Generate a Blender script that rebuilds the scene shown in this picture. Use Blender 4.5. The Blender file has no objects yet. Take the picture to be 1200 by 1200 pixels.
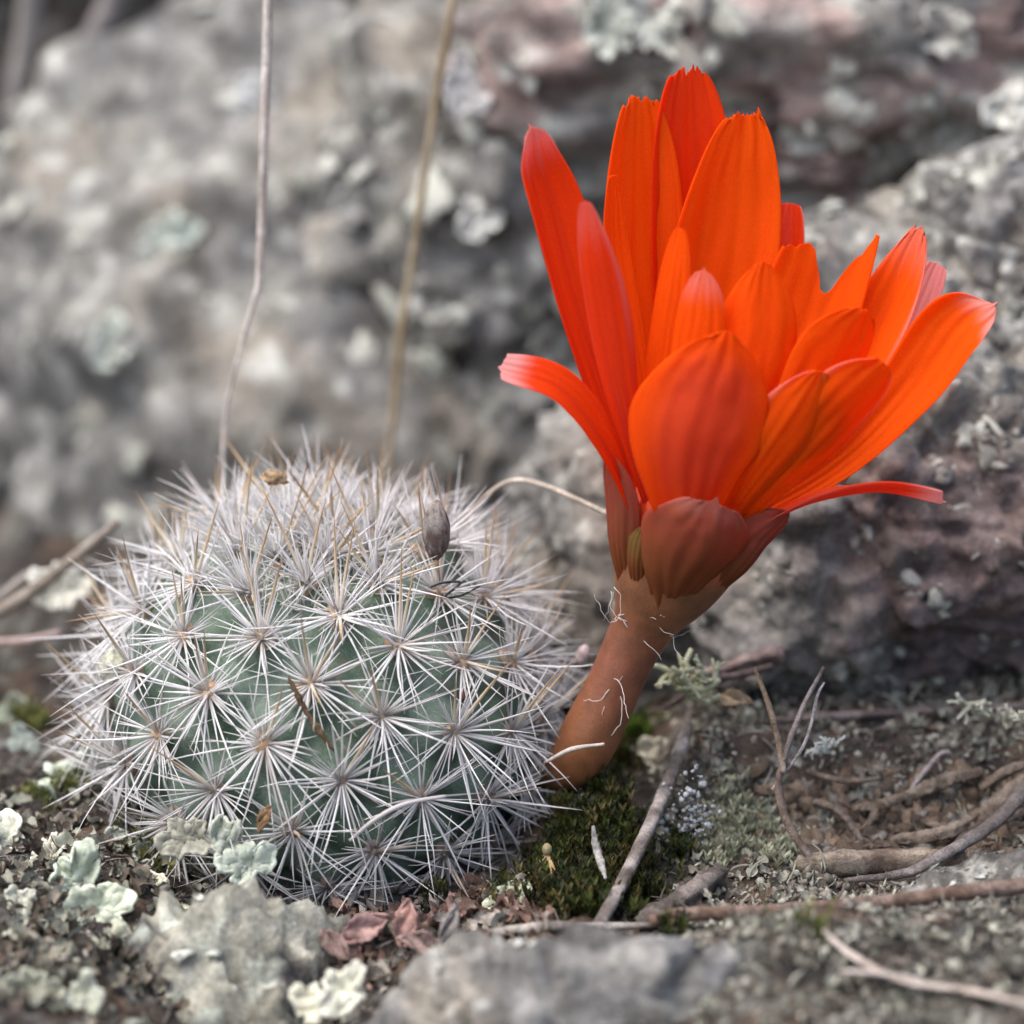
import bpy, bmesh, math, random
import numpy as np
from mathutils import Vector

# ------------------------------------------------------------------ camera, world, sun, exposure
# 1 Blender unit = 1 cm (macro photograph)
sc = bpy.context.scene
sc.unit_settings.system = 'METRIC'
sc.unit_settings.scale_length = 0.01
PITCH = math.radians(17.0)
DIST = 34.0
TGT = np.array([0.0, 0.0, 4.2])
FWD = np.array([0.0, math.cos(PITCH), -math.sin(PITCH)])
UPV = np.array([0.0, math.sin(PITCH), math.cos(PITCH)])
CAM = TGT - FWD * DIST
HALF = 6.0                       # half of the frame, cm, in the plane of focus
cam_d = bpy.data.cameras.new('camera')
cam = bpy.data.objects.new('camera', cam_d)
sc.collection.objects.link(cam)
cam.location = CAM
cam.rotation_euler = (math.radians(90) - PITCH, 0, 0)
cam_d.sensor_width = 36.0
cam_d.lens = 18.0 * DIST / HALF
cam_d.clip_start = 0.5
cam_d.clip_end = 5000
cam_d.dof.use_dof = True
cam_d.dof.focus_distance = DIST
cam_d.dof.aperture_fstop = cam_d.lens * 1e-3 / (2 * 0.44)      # a lens opening 8 mm wide
cam_d.dof.aperture_blades = 0
sc.camera = cam

SUN_EL, SUN_AZ = math.radians(66), math.radians(-115)   # azimuth from +Y, towards +X
world = bpy.data.worlds.new('World')
sc.world = world
world.use_nodes = True
wn = world.node_tree
sky = wn.nodes.new('ShaderNodeTexSky')
sky.sky_type = 'NISHITA'
sky.sun_disc = False
sky.sun_elevation = SUN_EL
sky.sun_rotation = SUN_AZ
sky.air_density = 1.0
sky.dust_density = 5.0
sky.ozone_density = 0.6
bg = wn.nodes['Background']
wn.links.new(sky.outputs[0], bg.inputs[0])
bg.inputs[1].default_value = 0.12
sun_d = bpy.data.lights.new('sun', 'SUN')
sun_d.energy = 1.15
sun_d.angle = math.radians(75)
sun_d.color = (1.0, 0.985, 0.965)
sun = bpy.data.objects.new('sun', sun_d)
sc.collection.objects.link(sun)
sdir = Vector((math.sin(SUN_AZ) * math.cos(SUN_EL), math.cos(SUN_AZ) * math.cos(SUN_EL), math.sin(SUN_EL)))
sun.rotation_euler = sdir.to_track_quat('Z', 'Y').to_euler()
sun.location = (0, 0, 60)
sc.view_settings.view_transform = 'Standard'
sc.view_settings.look = 'None'
sc.view_settings.exposure = 1.22
sc.view_settings.gamma = 1.0
sc.view_settings.use_curve_mapping = False
sc.cycles.use_denoising = True
sc.cycles.max_bounces = 5
sc.cycles.diffuse_bounces = 4
sc.cycles.glossy_bounces = 2
sc.cycles.transmission_bounces = 4
sc.cycles.adaptive_threshold = 0.02
sc.cycles.transparent_max_bounces = 8

# ------------------------------------------------------------------ small maths
rng = np.random.default_rng(7)
random.seed(7)

def at(px, py, y):
    """the point of the place that shows at a pixel of the 1200 px photograph and stands at depth y"""
    a = (px - 600) / 600 * HALF / DIST
    b = (600 - py) / 600 * HALF / DIST
    d = FWD + a * np.array([1.0, 0, 0]) + b * UPV
    t = (y - CAM[1]) / d[1]
    return CAM + d * t

def nrm(v):
    v = np.asarray(v, float)
    return v / (np.linalg.norm(v, axis=-1, keepdims=True) + 1e-12)

def sstep(a, b, x):
    t = np.clip((x - a) / (b - a), 0, 1)
    return t * t * (3 - 2 * t)

_GR = np.random.default_rng(99).normal(size=(1024, 3)).astype(np.float32)
_GR /= np.linalg.norm(_GR, axis=1, keepdims=True)

def pnoise(P, seed=0):
    P = np.asarray(P, np.float32)
    I = np.floor(P).astype(np.int64)
    F = P - I
    U = F * F * F * (F * (F * 6 - 15) + 10)
    out = np.zeros(len(P), np.float32)
    for dx in (0, 1):
        wx = U[:, 0] if dx else 1 - U[:, 0]
        hx = (I[:, 0] + dx) * 73856093
        for dy in (0, 1):
            wy = U[:, 1] if dy else 1 - U[:, 1]
            hy = (I[:, 1] + dy) * 19349663
            for dz in (0, 1):
                wz = U[:, 2] if dz else 1 - U[:, 2]
                h = hx ^ hy ^ ((I[:, 2] + dz) * 83492791) ^ (seed * 2654435)
                h = (h ^ (h >> 13)) & 1023
                g = _GR[h]
                out += wx * wy * wz * (g[:, 0] * (F[:, 0] - dx) + g[:, 1] * (F[:, 1] - dy) + g[:, 2] * (F[:, 2] - dz))
    return out * 1.6

def fbm(P, f=1.0, o=4, seed=0, gain=0.5, lac=2.03):
    P = np.asarray(P, np.float32) * f
    s = np.zeros(len(P), np.float32); a = 1.0
    for k in range(o):
        s += a * pnoise(P + 17.3 * k, seed + k); P = P * lac; a *= gain
    return s

def ridged(P, f=1.0, o=4, seed=0, gain=0.5):
    P = np.asarray(P, np.float32) * f
    s = np.zeros(len(P), np.float32); a = 1.0
    for k in range(o):
        s += a * (1 - 2 * np.abs(pnoise(P + 9.1 * k, seed + k))); P = P * 2.1; a *= gain
    return s

def mixc(A, c, m):
    return A * (1 - m[:, None]) + np.asarray(c)[None, :] * m[:, None]

def crom(pts, n):
    """smooth curve through the points"""
    P = np.asarray(pts, float)
    P = np.vstack([2 * P[0] - P[1], P, 2 * P[-1] - P[-2]])
    k = len(P) - 3
    out = []
    for t in np.linspace(0, k - 1e-6, n):
        i = int(t); f = t - i
        a, b, c, d = P[i:i + 4]
        out.append(0.5 * (2 * b + (c - a) * f + (2 * a - 5 * b + 4 * c - d) * f * f + (3 * b - a - 3 * c + d) * f ** 3))
    return np.array(out)

# ------------------------------------------------------------------ mesh helpers
class MB:
    """collects pieces of geometry for ONE mesh"""
    def __init__(s):
        s.v, s.q, s.t, s.c, s.uv, s.n = [], [], [], [], [], 0
    def add(s, v, quads=None, tris=None, col=None, uv=None):
        v = np.asarray(v, np.float32)
        if quads is not None and len(quads): s.q.append(np.asarray(quads, np.int64) + s.n)
        if tris is not None and len(tris): s.t.append(np.asarray(tris, np.int64) + s.n)
        c = np.ones((len(v), 4), np.float32)
        if col is not None: c[:, :3] = np.asarray(col, np.float32)
        s.v.append(v); s.c.append(c)
        s.uv.append(np.zeros((len(v), 2), np.float32) if uv is None else np.asarray(uv, np.float32))
        s.n += len(v)
    def build(s, name, mat, parent=None, smooth=True, origin=None):
        V = np.concatenate(s.v)
        if origin is not None: V = V - np.asarray(origin, np.float32)
        Q = np.concatenate(s.q) if s.q else np.zeros((0, 4), np.int64)
        T = np.concatenate(s.t) if s.t else np.zeros((0, 3), np.int64)
        me = bpy.data.meshes.new(name)
        me.vertices.add(len(V)); me.vertices.foreach_set('co', V.ravel())
        loops = np.concatenate([Q.ravel(), T.ravel()]).astype(np.int32)
        me.loops.add(len(loops)); me.loops.foreach_set('vertex_index', loops)
        tot = np.concatenate([np.full(len(Q), 4), np.full(len(T), 3)]).astype(np.int32)
        me.polygons.add(len(tot))
        me.polygons.foreach_set('loop_start', (np.cumsum(tot) - tot).astype(np.int32))
        me.polygons.foreach_set('loop_total', tot)
        me.polygons.foreach_set('use_smooth', np.full(len(tot), smooth))
        ca = me.color_attributes.new('Col', 'FLOAT_COLOR', 'POINT')
        ca.data.foreach_set('color', np.concatenate(s.c).ravel())
        UV = np.concatenate(s.uv)
        ul = me.uv_layers.new(name='UVMap')
        ul.data.foreach_set('uv', UV[loops].ravel())
        me.update(); me.validate()
        me.materials.append(mat)
        o = bpy.data.objects.new(name, me)
        sc.collection.objects.link(o)
        if origin is not None: o.location = origin
        if parent is not None:
            o.parent = parent
            o.matrix_parent_inverse.identity()
            if origin is None:
                o.location = -Vector(parent_world(parent))
            else:
                o.location = Vector(origin) - Vector(parent_world(parent))
        return o

def parent_world(o):
    p = Vector(o.location)
    while o.parent is not None:
        o = o.parent
        p += o.location
    return p

def grid_quads(nr, nc, closed=False):
    r = np.arange(nr - 1)[:, None]; m = nc if closed else nc - 1
    c = np.arange(m)[None, :]; c2 = (c + 1) % nc
    a = r * nc + c; b = r * nc + c2
    return np.stack([a, b, b + nc, a + nc], -1).reshape(-1, 4)

def tube(pts, rad, ns=8, cap=True, squash=None):
    """a tapering tube along points; returns verts, quads, tris, parameter along it"""
    P = np.asarray(pts, float); n = len(P)
    R = np.broadcast_to(np.asarray(rad, float), (n,))
    T = nrm(np.gradient(P, axis=0))
    ref = np.array([0.13, 0.31, 0.94]) if abs(T[0][2]) < 0.85 else np.array([0.94, 0.2, 0.1])
    N = nrm(np.cross(T[0], ref)); Ns = []
    for k in range(n):
        N = nrm(N - T[k] * np.dot(N, T[k])); Ns.append(N)
    Ns = np.array(Ns); B = np.cross(T, Ns)
    a = np.arange(ns) / ns * 2 * np.pi
    sq = 1.0 if squash is None else squash
    V = P[:, None, :] + R[:, None, None] * (np.cos(a)[None, :, None] * Ns[:, None, :] + sq * np.sin(a)[None, :, None] * B[:, None, :])
    V = V.reshape(-1, 3)
    Q = grid_quads(n, ns, True)
    tr = []
    par = np.repeat(np.linspace(0, 1, n), ns)
    if cap:
        V = np.vstack([V, P[0] - T[0] * R[0] * .3, P[-1] + T[-1] * R[-1] * .3])
        par = np.append(par, [0, 1])
        c0, c1 = n * ns, n * ns + 1
        for k in range(ns):
            k2 = (k + 1) % ns
            tr.append((c0, k2, k)); tr.append((c1, (n - 1) * ns + k, (n - 1) * ns + k2))
    return V, Q, tr, par

def ico(sub):
    bm = bmesh.new()
    bmesh.ops.create_icosphere(bm, subdivisions=sub, radius=1)
    V = np.array([v.co[:] for v in bm.verts], np.float32)
    F = np.array([[v.index for v in f.verts] for f in bm.faces], np.int64)
    bm.free()
    return nrm(V).astype(np.float32), F
ICO = {k: ico(k) for k in (1, 2, 3, 4, 6, 7)}

def tag(o, label=None, cat=None, group=None, kind=None):
    if label: o['label'] = label
    if cat: o['category'] = cat
    if group: o['group'] = group
    if kind: o['kind'] = kind
    return o

def empty(name, loc):
    o = bpy.data.objects.new(name, None)
    sc.collection.objects.link(o)
    o.location = Vector(loc); o.empty_display_size = 0.3
    return o

# ------------------------------------------------------------------ materials
class NT:
    def __init__(s, name):
        s.m = bpy.data.materials.new(name); s.m.use_nodes = True
        s.t = s.m.node_tree; s.b = s.t.nodes['Principled BSDF']; s.out = s.t.nodes['Material Output']
    def n(s, typ, **kw):
        x = s.t.nodes.new('ShaderNode' + typ)
        for k, v in kw.items():
            if k in x.inputs: x.inputs[k].default_value = v
            else: setattr(x, k, v)
        return x
    def l(s, a, b): s.t.links.new(a, b)
    def ramp(s, fac, stops):
        r = s.n('ValToRGB'); e = r.color_ramp.elements
        while len(e) < len(stops): e.new(0.5)
        for i, (p, c) in enumerate(stops):
            e[i].position = p; e[i].color = (*c, 1) if hasattr(c, '__len__') else (c, c, c, 1)
        s.l(fac, r.inputs[0]); return r.outputs[0]
    def mix(s, mode, fac, a, b):
        x = s.n('MixRGB', blend_type=mode)
        for sock, v in ((x.inputs[0], fac), (x.inputs[1], a), (x.inputs[2], b)):
            if isinstance(v, (int, float)): sock.default_value = v
            elif isinstance(v, tuple): sock.default_value = (*v, 1)
            else: s.l(v, sock)
        return x.outputs[0]
    def noise(s, scale, detail=6, rough=0.6, vec=None, dist=0.0):
        x = s.n('TexNoise', Scale=scale, Detail=detail, Roughness=rough, Distortion=dist)
        if vec is None:
            g = s.n('NewGeometry'); vec = g.outputs['Position']
        s.l(vec, x.inputs['Vector']); return x.outputs[0]
    def bump(s, h, strength, dist, prev=None):
        x = s.n('Bump', Strength=strength, Distance=dist)
        s.l(h, x.inputs['Height'])
        if prev is not None: s.l(prev, x.inputs['Normal'])
        return x.outputs[0]

def grainy(name, lo=0.55, hi=1.35, s1=2.2, s2=14.0, bump=0.5, dist=0.06, rough=0.9, spec=0.25, specks=None):
    """vertex colour of the piece itself, broken up by mineral grain and fine relief"""
    k = NT(name)
    col = k.n('VertexColor', layer_name='Col').outputs[0]
    a = k.ramp(k.noise(s1, 4, 0.65), [(0.32, lo), (0.5, 0.95), (0.68, hi)])
    b = k.ramp(k.noise(s2, 3, 0.7), [(0.3, 0.6), (0.52, 1.0), (0.7, 1.3)])
    c = k.mix('MULTIPLY', 1.0, col, a)
    c = k.mix('MULTIPLY', 0.8, c, b)
    if specks:
        v = k.n('TexVoronoi', Scale=specks[0]); g = k.n('NewGeometry'); k.l(g.outputs['Position'], v.inputs['Vector'])
        f = k.ramp(v.outputs['Distance'], [(0.10, 1.0), (0.22, 0.0)])
        f2 = k.mix('MULTIPLY', 1.0, f, k.ramp(k.noise(1.7, 3, 0.6), [(0.5, 0.0), (0.62, 1.0)]))
        c = k.mix('MIX', f2, c, specks[1])
    k.l(c, k.b.inputs['Base Color'])
    nb = k.bump(k.noise(s1 * 2.5, 5, 0.7), bump, dist)
    nb = k.bump(k.noise(s2 * 2, 2, 0.7), bump * 0.8, dist * 0.3, nb)
    k.l(nb, k.b.inputs['Normal'])
    k.b.inputs['Roughness'].default_value = rough
    k.b.inputs['Specular IOR Level'].default_value = spec
    return k.m

M = {}
M['rock'] = grainy('weathered_rock', 0.45, 1.45, 1.3, 7.0, 0.9, 0.12, 0.92, 0.2, specks=(6.0, (0.42, 0.43, 0.38)))
M['rock_fine'] = grainy('weathered_rock_near', 0.5, 1.4, 2.2, 14.0, 0.8, 0.08, 0.92, 0.2, specks=(12.0, (0.45, 0.45, 0.40)))
M['soil'] = grainy('dry_soil', 0.45, 1.5, 3.0, 20.0, 1.0, 0.12, 0.95, 0.15)
M['crumb'] = grainy('crumbs', 0.65, 1.3, 6.0, 30.0, 0.6, 0.02, 0.9, 0.25)
M['wood'] = grainy('dry_wood', 0.5, 1.4, 6.0, 30.0, 1.0, 0.04, 0.8, 0.3)

def lichen_mat():
    k = NT('foliose_lichen')
    col = k.n('VertexColor', layer_name='Col').outputs[0]
    a = k.ramp(k.noise(4.0, 6, 0.6), [(0.35, 0.75), (0.6, 1.12)])
    c = k.mix('MULTIPLY', 1.0, col, a)
    sp = k.ramp(k.noise(26.0, 3, 0.6), [(0.60, 0.0), (0.68, 1.0)])
    c = k.mix('MIX', k.mix('MULTIPLY', 1.0, sp, (0.5, 0.5, 0.5)), c, (0.16, 0.16, 0.12))
    k.l(c, k.b.inputs['Base Color'])
    k.l(k.bump(k.noise(9.0, 6, 0.6), 0.6, 0.05), k.b.inputs['Normal'])
    k.b.inputs['Roughness'].default_value = 0.75
    k.b.inputs['Specular IOR Level'].default_value = 0.3
    return k.m
M['lichen'] = lichen_mat()

def body_mat():
    k = NT('cactus_skin')
    n1 = k.ramp(k.noise(1.6, 5, 0.6), [(0.38, (0.065, 0.118, 0.070)), (0.62, (0.165, 0.225, 0.18))])
    n2 = k.ramp(k.noise(28.0, 3, 0.6), [(0.35, 0.85), (0.7, 1.2)])
    c = k.mix('MULTIPLY', 1.0, n1, n2)
    c = k.mix('MIX', k.ramp(k.noise(2.6, 5, 0.7), [(0.60, 0.0), (0.70, 0.75)]), c, (0.20, 0.15, 0.10))
    dust = k.ramp(k.noise(55.0, 2, 0.5), [(0.62, 0.0), (0.70, 1.0)])
    c = k.mix('MIX', k.mix('MULTIPLY', 1.0, dust, (0.35, 0.35, 0.35)), c, (0.5, 0.55, 0.5))
    k.l(c, k.b.inputs['Base Color'])
    k.l(k.bump(k.noise(40.0, 3, 0.6), 0.4, 0.02), k.b.inputs['Normal'])
    k.b.inputs['Roughness'].default_value = 0.55
    k.b.inputs['Subsurface Weight'].default_value = 0.15
    k.b.inputs['Subsurface Radius'].default_value = (0.1, 0.2, 0.08)
    return k.m
M['body'] = body_mat()

def thin_mat(name, rough=0.5, transl=0.3, spec=0.4, vein=False, mult=1.0):
    k = NT(name)
    c = k.n('VertexColor', layer_name='Col').outputs[0]
    if vein:
        uv = k.n('UVMap').outputs[0]
        mp = k.n('Mapping'); mp.inputs['Scale'].default_value = (46, 1.2, 1); k.l(uv, mp.inputs[0])
        v = k.noise(1.0, 4, 0.6, mp.outputs[0])
        c = k.mix('MULTIPLY', 1.0, c, k.ramp(v, [(0.3, 0.96), (0.7, 1.03)]))
        g = k.noise(60.0, 2, 0.5)
        c = k.mix('MULTIPLY', 0.6, c, k.ramp(g, [(0.35, 0.88), (0.7, 1.1)]))
        k.l(k.bump(v, 0.06, 0.02), k.b.inputs['Normal'])
    k.l(c, k.b.inputs['Base Color'])
    k.b.inputs['Roughness'].default_value = rough
    k.b.inputs['Specular IOR Level'].default_value = spec
    tr = k.n('BsdfTranslucent'); k.l(c, tr.inputs[0])
    mx = k.n('MixShader'); mx.inputs[0].default_value = transl
    k.l(k.b.outputs[0], mx.inputs[1]); k.l(tr.outputs[0], mx.inputs[2]); k.l(mx.outputs[0], k.out.inputs[0])
    return k.m
M['petal'] = thin_mat('petal', 0.65, 0.62, 0.12, vein=True)
M['spine'] = thin_mat('spine', 0.4, 0.25, 0.4)
M['moss'] = thin_mat('moss_leaf', 0.5, 0.25, 0.3)
M['grass'] = grainy('dry_grass', 0.7, 1.25, 3.0, 20.0, 0.4, 0.02, 0.7, 0.3)

def stem_mat():
    k = NT('flower_tube')
    c = k.n('VertexColor', layer_name='Col').outputs[0]
    c = k.mix('MULTIPLY', 1.0, c, k.ramp(k.noise(3.0, 5, 0.6), [(0.35, 0.75), (0.65, 1.2)]))
    c = k.mix('MULTIPLY', 0.7, c, k.ramp(k.noise(45.0, 3, 0.6), [(0.35, 0.8), (0.7, 1.2)]))
    k.l(c, k.b.inputs['Base Color'])
    k.l(k.bump(k.noise(30.0, 4, 0.6), 0.3, 0.02), k.b.inputs['Normal'])
    k.b.inputs['Roughness'].default_value = 0.5
    k.b.inputs['Subsurface Weight'].default_value = 0.25
    k.b.inputs['Subsurface Radius'].default_value = (0.2, 0.08, 0.04)
    return k.m
M['stem'] = stem_mat()

# ------------------------------------------------------------------ the ground
def gz(x, y):
    x = np.asarray(x, float); y = np.asarray(y, float)
    P = np.stack([x, y, np.zeros_like(x)], -1).reshape(-1, 3)
    big = fbm(P, 0.35, 3, 5).reshape(x.shape) * 0.22
    near = np.exp(-((x / 9) ** 2 + (y / 9) ** 2))
    z = big * (0.4 + 0.6 * sstep(1.0, 4.0, np.hypot(x + 1.2, y)))
    z += 0.78 * sstep(1.5, 2.6, x) * sstep(0.1, 1.3, y + 0.12 * np.sin(3 * x))        # bank on the right
    z += 0.75 * sstep(1.0, 3.0, x) * sstep(-2.2, -4.0, y)                               # mound in front, right
    z -= 0.48 * np.exp(-((x + 2.2) / 2.3) ** 2 - ((y + .6) / 1.7) ** 2)                 # hollow round the cactus
    z -= 0.75 * np.exp(-((x + 2.7) / 1.3) ** 2) * sstep(-2.1, -3.3, y)                   # drop in front of the pointed rock
    z += 0.60 * np.exp(-((x - 1.0) / .65) ** 2 - ((y + .05) / .55) ** 2)                # moss hummock at the tube foot
    z += 0.25 * sstep(-3.5, -5.0, x) * sstep(3, 0, y)
    z += 0.35 * np.clip(y - 13, 0, 120) + 0.02 * np.clip(np.abs(x) - 30, 0, 200)
    z -= 0.25 * np.clip(-y - 9, 0, 20)
    return z

def axis(lo, hi, step, outs):
    a = list(np.arange(lo, hi + 1e-6, step))
    return np.array([lo - o for o in outs[::-1]] + a + [hi + o for o in outs])

def make_ground():
    xs = axis(-8.5, 8.5, 0.05, [.4, 1, 2, 4, 8, 16, 40, 120, 300])
    ys = axis(-8.5, 7.0, 0.05, [.3, .8, 1.6, 3, 5, 8, 14, 30, 80, 200])
    X, Y = np.meshgrid(xs, ys)
    Z = gz(X, Y)
    P = np.stack([X, Y, Z], -1).reshape(-1, 3)
    d = fbm(P, 1.6, 5, 21) * 0.10 + ridged(P, 4.5, 3, 31) * 0.05
    P[:, 2] += d
    c = np.tile(np.array([0.07, 0.06, 0.052]), (len(P), 1))
    c = mixc(c, (0.13, 0.092, 0.066), sstep(0.0, 0.5, fbm(P, 0.8, 4, 41)) * 0.9)
    c = mixc(c, (0.13, 0.09, 0.065), sstep(2.6, 3.4, P[:, 0]) * sstep(-1.2, -.4, P[:, 1]) * sstep(1.3, .6, P[:, 1]))
    c = mixc(c, (0.045, 0.04, 0.037), sstep(0.1, 0.5, fbm(P, 1.3, 4, 51)))
    c = mixc(c, (0.22, 0.22, 0.20), sstep(0.15, 0.45, fbm(P, 2.0, 4, 61)) * 0.7)
    mb = MB(); mb.add(P, quads=grid_quads(len(ys), len(xs)), col=c)
    o = mb.build('ground', M['soil'])
    tag(o, 'dark crumbly soil strewn with litter beneath the cactus and rocks', 'ground', kind='structure')
make_ground()

def ground_at(x, y):
    p = np.array([[x, y, 0.0]])
    z = float(gz(np.array([x]), np.array([y]))[0]); p[0, 2] = z
    return z + float(fbm(p, 1.6, 5, 21)[0]) * 0.10 + float(ridged(p, 4.5, 3, 31)[0]) * 0.05

_gx = np.linspace(-8, 8, 321); _gy = np.linspace(-8, 8, 321)
_GX, _GY = np.meshgrid(_gx, _gy)
_gP = np.stack([_GX, _GY, gz(_GX, _GY)], -1).reshape(-1, 3)
_GZ = (_gP[:, 2] + fbm(_gP, 1.6, 5, 21) * .10).reshape(_GX.shape)
def ground_at_fast(x, y):
    i = int(np.clip((y + 8) / .05, 0, 320)); j = int(np.clip((x + 8) / .05, 0, 320))
    return _GZ[i, j]
def gp(px, py):
    """where the ground shows at a pixel"""
    for y in np.arange(-8, 6, .05):
        p = at(px, py, y)
        if p[2] <= ground_at_fast(p[0], p[1]): return p
    return at(px, py, 0)

def AG(*t):
    """points that lie on the ground where it shows at a pixel, raised towards the viewer by an offset"""
    out = []
    for px, py, off in t:
        p = gp(px, py); out.append(at(px, py, p[1] - off))
    return out

# ------------------------------------------------------------------ rocks
GREY = (0.225, 0.218, 0.203)
def rock(name, center, axes, seed, label, level=6, planes=14, cut=(0.72, 0.95), amp=0.35, f0=0.45, amp2=0.12, strata=0.0,
         pal='grey', mat='rock', crust=0, crust_size=(0.05, 0.16), crust_cols=None, group=None, tilt=(0, 0, 0), cthr=0.05, view=True, facets=(), cracks=0, chunk=0, top=None, slope=.38, midx=False):
    r = np.random.default_rng(seed)
    D, F = ICO[level]
    rad = np.ones(len(D), np.float32) * 1.0
    fl_ = [(nrm(np.array(n)), d) for n, d in facets] + [(nrm(r.normal(size=3)), r.uniform(*cut)) for k in range(planes)]
    for n, d in fl_:
        dn = D @ n
        lim = np.where(dn > 0.05, d / np.maximum(dn, 0.05), 9)
        rad = -np.logaddexp(-rad * 22, -lim * 22) / 22
    P = D * rad[:, None] * np.asarray(axes, np.float32)
    rx, ry, rz = tilt
    for ang, (i, j) in ((rx, (1, 2)), (ry, (2, 0)), (rz, (0, 1))):
        if ang:
            ca, sa = math.cos(ang), math.sin(ang)
            a, b = P[:, i].copy(), P[:, j].copy()
            P[:, i], P[:, j] = ca * a - sa * b, sa * a + ca * b
    P = P + np.asarray(center, np.float32)
    N = nrm(P - np.asarray(center, np.float32))
    P = P + N * (amp * fbm(P, f0, 3, seed))[:, None]
    if strata:
        w = P[:, 2] * 1.1 + 0.35 * P[:, 0] * 0.3 + 0.5 * fbm(P, 0.4, 3, seed + 3)
        P = P + N * (strata * (np.abs((w % 1.0) - 0.5) * 2 - 0.5))[:, None]
    P = P + N * (amp2 * ridged(P, f0 * 3.2, 4, seed + 7) + amp2 * 0.6 * fbm(P, f0 * 7, 4, seed + 11))[:, None]
    if chunk:
        nv = max(30, int(4 * (axes[0] * axes[1] * axes[2]) ** (2 / 3) / chunk ** 2 * 3))
        nv = min(nv, 420)
        cp = P[r.choice(len(P), nv, replace=False)]; cn = nrm(r.normal(size=(nv, 3))); ch = r.uniform(-1, 1, nv); cc = r.uniform(.82, 1.15, nv)
        wq = P + .22 * chunk * np.stack([fbm(P, 1.3 / chunk, 2, seed + 61), fbm(P, 1.3 / chunk, 2, seed + 62), fbm(P, 1.3 / chunk, 2, seed + 63)], -1)
        ii = np.empty(len(P), int); f1 = np.empty(len(P)); f2 = np.empty(len(P))
        for a0 in range(0, len(P), 8000):
            dd = ((wq[a0:a0 + 8000, None, :] - cp[None]) ** 2).sum(-1)
            pt = np.argpartition(dd, 1, axis=1)[:, :2]; dv = np.take_along_axis(dd, pt, 1); od = np.argsort(dv, 1)
            ii[a0:a0 + 8000] = np.take_along_axis(pt, od, 1)[:, 0]; dv = np.sqrt(np.take_along_axis(dv, od, 1)); f1[a0:a0 + 8000] = dv[:, 0]; f2[a0:a0 + 8000] = dv[:, 1]
        gap = sstep(0.0, .16 * chunk, f2 - f1)
        hgt = .13 * chunk * ch[ii] + slope * ((P - cp[ii]) * cn[ii]).sum(1)
        P = P + N * (gap * np.clip(hgt, -.4 * chunk, .4 * chunk) - (1 - gap) * (.28 if chunk < .9 else .12) * chunk)[:, None]
        P = P.astype(np.float32)
    lic = sstep(cthr, cthr + 0.35, fbm(P, 0.9, 4, seed + 20))
    lump = np.maximum(0, fbm(P, 5.0, 3, seed + 23))
    P = P + N * (lic * min(.16, .03 * min(axes)) * lump)[:, None]
    if cracks:
        q = P * cracks + 0.5 * np.stack([fbm(P, 1.2, 2, seed + 51), fbm(P, 1.2, 2, seed + 52), fbm(P, 1.2, 2, seed + 53)], -1)
        ck = sstep(.80, .97, 1 - 2 * np.abs(pnoise(q, seed + 54))) * sstep(-.1, .3, fbm(P, .8, 2, seed + 55))
        P = P - N * (ck * .035 * min(axes))[:, None]
    n1 = fbm(P, 0.45, 4, seed + 31); n2 = fbm(P, 1.1, 4, seed + 37); n3 = fbm(P, 2.6, 3, seed + 41)
    c = np.tile(np.array(GREY), (len(P), 1))
    if pal == 'grey':
        c = mixc(c, (0.26, 0.235, 0.20), sstep(0.0, 0.5, n1))
        c = mixc(c, (0.155, 0.155, 0.155), sstep(0.0, 0.4, -n1 + 0.4 * n2) * 0.85)
        c = mixc(c, (0.11, 0.105, 0.095), sstep(0.28, 0.55, n2) * 0.7)
        c = mixc(c, (0.27, 0.268, 0.238), lic * 0.5)
        c = mixc(c, (0.60, 0.61, 0.57), sstep(0.46, 0.6, n3 + 0.22 * lic) * 0.6)
    elif pal == 'red':
        c = mixc(c, (0.30, 0.222, 0.202), sstep(-0.3, 0.1, n1) * 0.95)
        c = mixc(c, (0.17, 0.145, 0.14), sstep(0.2, 0.5, n2) * 0.7)
        c = mixc(c, (0.36, 0.36, 0.33), lic)
        c = mixc(c, (0.5, 0.51, 0.47), sstep(0.45, 0.65, n3) * lic)
    elif pal == 'mixed':
        c = mixc(c, (0.27, 0.24, 0.21), sstep(-0.1, 0.4, n1) * 0.85)
        right = sstep(3.4, 5.2, P[:, 0] + 0.9 * n2) * sstep(4.6, 3.6, P[:, 2] + 0.8 * n1)
        c = mixc(c, (0.13, 0.10, 0.10), right * 0.9)
        c = mixc(c, (0.215, 0.155, 0.138), right * sstep(0.0, 0.35, n2))
        c = mixc(c, (0.08, 0.078, 0.075), sstep(0.2, 0.55, n2) * 0.75)
        c = mixc(c, (0.29, 0.28, 0.25), lic * 0.65 * (1 - 0.9 * right))
        c = mixc(c, (0.5, 0.5, 0.46), sstep(0.5, 0.7, n3) * (1 - right) * 0.7)
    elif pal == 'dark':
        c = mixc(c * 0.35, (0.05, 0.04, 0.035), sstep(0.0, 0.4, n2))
    elif pal == 'slate':
        c = mixc(c * 0.45, (0.30, 0.30, 0.27), sstep(0.2, 0.5, n3) * .7)
    elif pal == 'crusted':
        c = np.tile(np.array((0.27, 0.26, 0.21)), (len(P), 1))
        c = mixc(c, (0.36, 0.355, 0.30), sstep(-0.05, 0.35, n2))
        c = mixc(c, (0.075, 0.07, 0.07), sstep(0.12, 0.34, -n2 + 0.6 * n3))
        c = mixc(c, (0.48, 0.52, 0.45), sstep(0.35, 0.55, n3) * 0.8)
    if chunk: c = c * cc[ii][:, None]
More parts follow.
